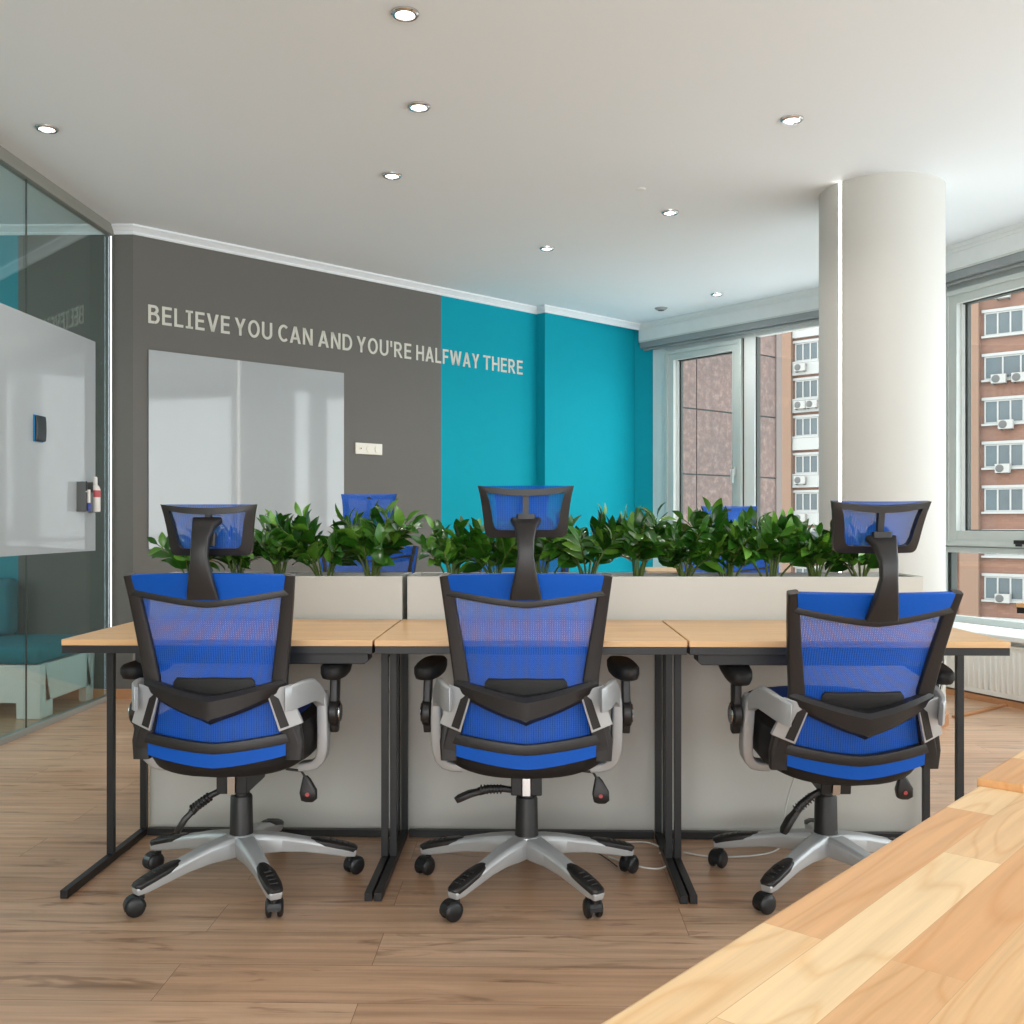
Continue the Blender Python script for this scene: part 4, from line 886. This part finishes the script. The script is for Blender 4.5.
spots = [(-0.024, 3.003, 0, 0.0, 0, 'middle blue mesh office chair of the front row, turned squarely away', 'front row of office chairs'),
         (-0.885, 3.0, 0, 0.0, -4, 'left blue mesh office chair of the front row, nearest the glass partition', 'front row of office chairs', 0, -36, -0.050),
         (0.880, 3.045, 3, 0.008, -11, 'right blue mesh office chair of the front row, tilted back, beside the pine table', 'front row of office chairs', 8.5, -38, 0.002),
         (-0.78, 4.27, 176, 0.030, 40, 'far blue office chair seen from the front before the grey wall', 'far row of office chairs'),
         (-0.10, 4.30, 172, 0.045, 10, 'far blue office chair mostly hidden behind the middle headrest', 'far row of office chairs'),
         (0.93, 4.35, 186, -0.025, 25, 'far blue office chair in front of the corner window', 'far row of office chairs'),
         (0.96, 5.05, 170, -0.04, 5, 'farthest blue office chair, its headrest just showing left of another before the corner window', 'far row of office chairs')]
chairs = [chair0]+[copy_tree(chair0) for _ in spots[1:]]
for o, sp_ in zip(chairs, spots): place(o, *sp_)

# ------------------------------------------------------------ pine tables in the foreground
ta = Vector((0.041, 0.678)); tb = Vector((0.573, 1.306)); td = (tb-ta).normalized(); ta_ang = math.atan2(td.y, td.x)
def pine(x, y, Lx, Dy, ztop, label):
    t = empty('pine_table', (x, y, 0), ta_ang, label, 'table')
    tp_ = MB().box(-Lx, 0, -Dy, 0, ztop-0.028, ztop); o_ = tp_.build('tabletop', G['stave_pine'], t, bevel=0.004, segs=3)
    for lx, ly in ((-0.06, -0.06), (-0.06, -Dy+0.06), (-Lx+0.06, -0.06), (-Lx+0.06, -Dy+0.06)):
        MB().box(lx-0.0125, lx+0.0125, ly-0.0125, ly+0.0125, 0.001, ztop-0.0285).build('leg', G['black_metal'], t, bevel=0.001)
    mb = MB(); mb.box(-Lx+0.03, -0.03, -0.072, -0.048, ztop-0.055, ztop-0.0285); mb.box(-Lx+0.03, -0.03, -Dy+0.048, -Dy+0.072, ztop-0.055, ztop-0.0285); mb.build('frame_rail', G['black_metal'], t)
    return t
pine(tb.x, tb.y, 1.2, 0.7, 0.75, 'near pine stave table filling the lower right corner of the photo')
nd = Vector((-td.y, td.x))
e2 = tb+td*1.205+nd*0.004
pine(e2.x, e2.y, 1.2, 0.7, 0.758, 'second pine stave table just beyond the near one, its rounded corner at the right edge')

# ------------------------------------------------------------ tables towards the windows
def side_table(x, y, rz, Lx, Dy, label):
    t = empty('side_table', (x, y, 0), rz, label, 'table')
    MB().box(0, Lx, 0, Dy, 0.732, 0.75).build('tabletop', G['desk_laminate'], t, bevel=0.0015)
    mb = MB(); mb.box(0.002, Lx-0.002, 0.002, 0.027, 0.708, 0.7315); mb.box(0.002, Lx-0.002, Dy-0.027, Dy-0.002, 0.708, 0.7315); mb.box(0.002, 0.027, 0.027, Dy-0.027, 0.708, 0.7315); mb.box(Lx-0.027, Lx-0.002, 0.027, Dy-0.027, 0.708, 0.7315)
    mb.build('frame_rail', G['black_metal'], t)
    for lx in (0.2, Lx-0.03):
        for ly in (0.04, Dy-0.04): MB().box(lx-0.0125, lx+0.0125, ly-0.0125, ly+0.0125, 0.001, 0.708).build('leg', G['black_metal'], t)
side_table(2.02, 4.244, R(-50), 0.9, 0.6, 'wooden-topped table at the right edge, only its corner showing before the window')
side_table(0.779, 6.958, R(-4), 0.62, 0.62, 'small wooden-topped table deep in the teal corner by the window')

# ------------------------------------------------------------ cables
def cable(pts, r, m, label):
    P = [Vector(p) for p in pts]; out = []
    for i in range(len(P)-1):
        p0, p1, p2, p3 = P[max(i-1, 0)], P[i], P[i+1], P[min(i+2, len(P)-1)]
        for k in range(8):
            t = k/8; out.append(0.5*((2*p1)+(-p0+p2)*t+(2*p0-5*p1+4*p2-p3)*t*t+(-p0+3*p1-3*p2+p3)*t**3))
    out.append(P[-1]); tag(MB().tube(out, r, 8).build('cable', G[m], smooth=80), label, 'cable')
cable([(0.12, 3.42, .004), (0.28, 3.40, .004), (0.38, 3.40, .004), (0.425, 3.33, .004), (0.41, 3.29, .004)], .003, 'cable_white', 'short white cable curling on the floor behind the middle chair')
cable([(0.24, 3.25, .004), (0.34, 3.155, .004), (0.41, 3.16, .004), (0.442, 3.24, .03), (0.442, 3.30, .10), (0.440, 3.33, .25)], .003, 'cable_white', 'white cable looping from the floor up the desk legs right of the middle chair')
cable([(0.49, 3.30, .004), (0.57, 3.26, .004), (0.70, 3.27, .004), (0.80, 3.33, .004), (0.84, 3.42, .02), (0.87, 3.45, .15), (0.95, 3.44, .40), (1.0, 3.40, .70)], .003, 'cable_white', 'white cable running along the floor and up behind the right chair')
cable([(0.10, 3.43, .004), (0.17, 3.35, .004), (0.22, 3.26, .004), (0.26, 3.16, .004)], .002, 'cable_black', 'thin black cable on the floor by the middle chair caster')
def rim(a, r=CR+0.012): return (CX+r*math.cos(R(a)), CY+r*math.sin(R(a)))
x_, y_ = rim(-62); x2, y2 = rim(-50, CR+0.03)
cable([(x_, y_, 0.72), (x_+0.01, y_, .60), (x2, y2, .45), (x2, y2-0.01, .3), (x2-0.03, y2-0.03, .18), (x_-0.06, y_-0.03, .12)], .0035, 'cable_white', 'white cable hanging down the side of the column')
cable([(x_-0.01, y_-0.004, 0.72), (x_-0.0, y_-0.004, .60), (x2-0.012, y2-0.01, .45), (x2-0.012, y2-0.02, .3), (x2-0.05, y2-0.04, .17), (x_-0.09, y_-0.04, .10)], .0035, 'cable_black', 'dark cable hanging beside the white one on the column')
ps = empty('power_strip', (2.17, 5.42, 0.0), R(60), 'white power strip standing on the floor against the column', 'power strip')
MB().box(-0.03, 0.03, -0.03, 0.03, 0.02, 0.16).build('casing', G['plastic_white'], ps, bevel=0.004)
MB().box(-0.012, 0.012, -0.0325, -0.0295, 0.05, 0.08).build('switch', G['marker_black'], ps); MB().box(-0.035, 0.035, -0.035, 0.035, 0.0, 0.02).build('foot', G['plastic_white'], ps, bevel=0.003)

# ------------------------------------------------------------ outside
tag(MB().box(-60, 140, 12, 190, -16.5, -16).build('pavement', G['pavement'], smooth=0), kind='structure')
def fbx(mb, u0, u1, n0, n1, z0, z1): return mb.box(u0, u1, n0, n1, z0, z1)
# stone-clad neighbour; local x runs along the wall, -y faces us
ga = Vector((2.372, 16.058)); gb_ = Vector((4.264, 17.701)); gd = (gb_-ga); gl = gd.length; gang = math.atan2(gd.y, gd.x)
gr = empty('stone_building', (ga.x, ga.y, -16), gang, 'nearby building clad in large brown granite slabs, seen through the corner window', 'building')
mb = MB()
usj = [-12+0.335+1.03*k-0.0 for k in range(0, 14)]; usj = [0.335+1.06*k for k in range(-9, 2)]+[gl-0.03]
usj = sorted(set([round(v, 3) for v in usj if v <= gl-0.02]+[round(gl-0.03, 3)]))
zj = [2.92+16+1.06*k for k in range(-12, 14)]; g_ = 0.012; ns = 0
core = MB().box(-9.6, gl-0.05, 0.03, 6, 0, 34); core.build('core', G['rubber'], gr, smooth=0)
for a, b in zip(usj, usj[1:]):
    for c, d_ in zip(zj, zj[1:]): mb.box(a+g_, b-g_, 0, 0.03, c+g_, d_-g_)
mb.build('stone_slabs', G['granite'], gr, smooth=0)
MB().box(gl-0.045, gl+0.12, -0.02, 0.3, 0, 34).build('corner_post', G['corner_post'], gr, smooth=0)

def ac_unit(par_M, u, z, label, w_=0.95):
    t = bpy.data.objects.new('air_conditioner', None); C.objects.link(t); t.matrix_world = par_M @ Matrix.Translation((u, -0.45, z)); tag(t, label, 'air conditioner', 'air conditioners on the brick facades')
    MB().box(-w_/2, w_/2, -0.2, 0.2, 0, 0.62).build('casing', G['ac_white'], t, bevel=0.03)
    MB().lathe([(.10, -.215), (.25, -.215), (.27, -.20), (.25, -.19), (.10, -.19)], 20, (-w_*0.17, 0, .31), 'Y').build('fan_grille', G['ac_dark'], t)
    mb = MB(); mb.box(-w_/2+.1, -w_/2+.16, -.2, .44, -.06, -.005); mb.box(w_/2-.16, w_/2-.1, -.2, .44, -.06, -.005); mb.build('bracket', G['ac_dark'], t)
def fwindow(root, u0, u1, z0, z1, npane, rec=0.0):
    mb = MB(); f = 0.11; mb.box(u0, u1, -0.08, 0.02, z1-f, z1); mb.box(u0, u1, -0.08, 0.02, z0, z0+f); step = (u1-u0-f)/npane
    for i in range(npane+1): mb.box(u0+i*step, u0+i*step+f, -0.08, 0.02, z0+f, z1-f)
    fo = mb.build('window', G['facade_white'], root, smooth=0)
    MB().box(u0+f, u1-f, -0.02, 0.01, z0+f, z1-f).build('pane', G['outside_pane'], fo, smooth=0)
    MB().box(u0-0.15, u1+0.1, -0.28, 0.02, z0-0.14, z0).build('sill', G['facade_white'], fo, smooth=0)
    MB().box(u0-0.15, u1+0.1, -0.16, 0.02, z1, z1+0.2).build('lintel', G['facade_white'], fo, smooth=0)
# right facade
fa = Vector((30.188, 71.203)); fdir = Vector((1.219, -0.973)).normalized(); fang = math.atan2(fdir.y, fdir.x)
rb = empty('apartment_building', (fa.x, fa.y, -16), fang, 'brick apartment block with white window bands, seen through the right-hand window', 'building')
rbM = Matrix.Translation((fa.x, fa.y, -16)) @ Matrix.Rotation(fang, 4, 'Z')
MB().box(0.0, 26, 0.0, 1.2, 0, 46).build('wall', G['brick'], rb, smooth=0)
MB().box(-0.1, 1.15, -0.5, 1.0, 0, 46).build('pilaster', G['facade_salmon'], rb, smooth=0)
zt0 = 15.73+16
for k in range(-2, 10):
    zz = zt0-3.045*k; fwindow(rb, 1.42, 7.2, zz-1.75, zz-0.12, 7 if k != 1 else 5); fwindow(rb, 9.2, 14.9, zz-1.75, zz-0.12, 7); fwindow(rb, 17.2, 22.9, zz-1.75, zz-0.12, 7)
for u_, z_, lb in ((2.45, 12.1-1.5, 'left of two air conditioners under the second window band, right-hand window'), (3.75, 12.1-1.5, 'right of two air conditioners under the second window band, right-hand window')):
    ac_unit(rbM, u_, z_+16-0.0, lb)
ac_unit(rbM, 2.7, 16.40+16, 'air conditioner at the very top of the right-hand window view')
ac_unit(rbM, 2.9, 7.45+16, 'air conditioner under the third window band, right-hand window')
ac_unit(rbM, 2.7, 4.45+16, 'air conditioner under the fourth window band, right-hand window')
ac_unit(rbM, 2.7, -4.45+16, 'air conditioner seen through the low pane of the right-hand window')
# left tower
ta_ = Vector((20.356, 82.483)); tdir = Vector((0.755, -0.656)).normalized(); tang = math.atan2(tdir.y, tdir.x)
tw = empty('apartment_building', (ta_.x, ta_.y, -16), tang, 'tall brick apartment tower with white balconies between the stone wall and the column', 'building')
twM = Matrix.Translation((ta_.x, ta_.y, -16)) @ Matrix.Rotation(tang, 4, 'Z')
MB().box(0.0, 14.6, 0.0, 9, 0, 52).build('wall', G['brick'], tw, smooth=0)
MB().box(-0.1, 0.95, -0.5, 1.0, 0, 52).build('pilaster', G['facade_salmon'], tw, smooth=0)
MB().box(-8, 0.0, 2.5, 6, 0, 30).build('side_wing', G['facade_salmon'], tw, smooth=0)
for k in range(-3, 9):
    zz = 16+1.09+(522-344.5-37.1*k)/1000*81.6; fwindow(tw, 1.1, 3.1, zz-1.5, zz, 3)
    MB().box(0.98, 3.3, -0.3, 0.0, zz-2.62, zz-1.66).build('balcony_panel', G['facade_white'], tw, smooth=0)
MB().box(3.35, 4.6, -0.25, 0.0, 16+1.09+(522-376)/1000*81.6, 16+1.09+(522-330)/1000*81.6).build('white_panel', G['facade_white'], tw, smooth=0)
for k in range(-3, 9):
    zz = 16+1.09+(522-344.5-37.1*k)/1000*80.0; fwindow(tw, 11.9, 13.5, zz-1.5, zz, 3)
    MB().box(11.7, 13.6, -0.3, 0.0, zz-2.62, zz-1.66).build('balcony_panel', G['facade_white'], tw, smooth=0)
for k, lb in ((0, 'upper'), (1, 'second'), (3, 'fourth'), (4, 'lowest')):
    zz = 1.09+(522-344.5-37.1*k)/1000*81.6; ac_unit(twM, 1.75, 16+zz-2.35, 'air conditioner on the %s visible balcony panel of the far tower' % lb)
    if k == 1: ac_unit(twM, 2.75, 16+zz-2.35, 'right-hand air conditioner on the second visible balcony panel of the far tower')
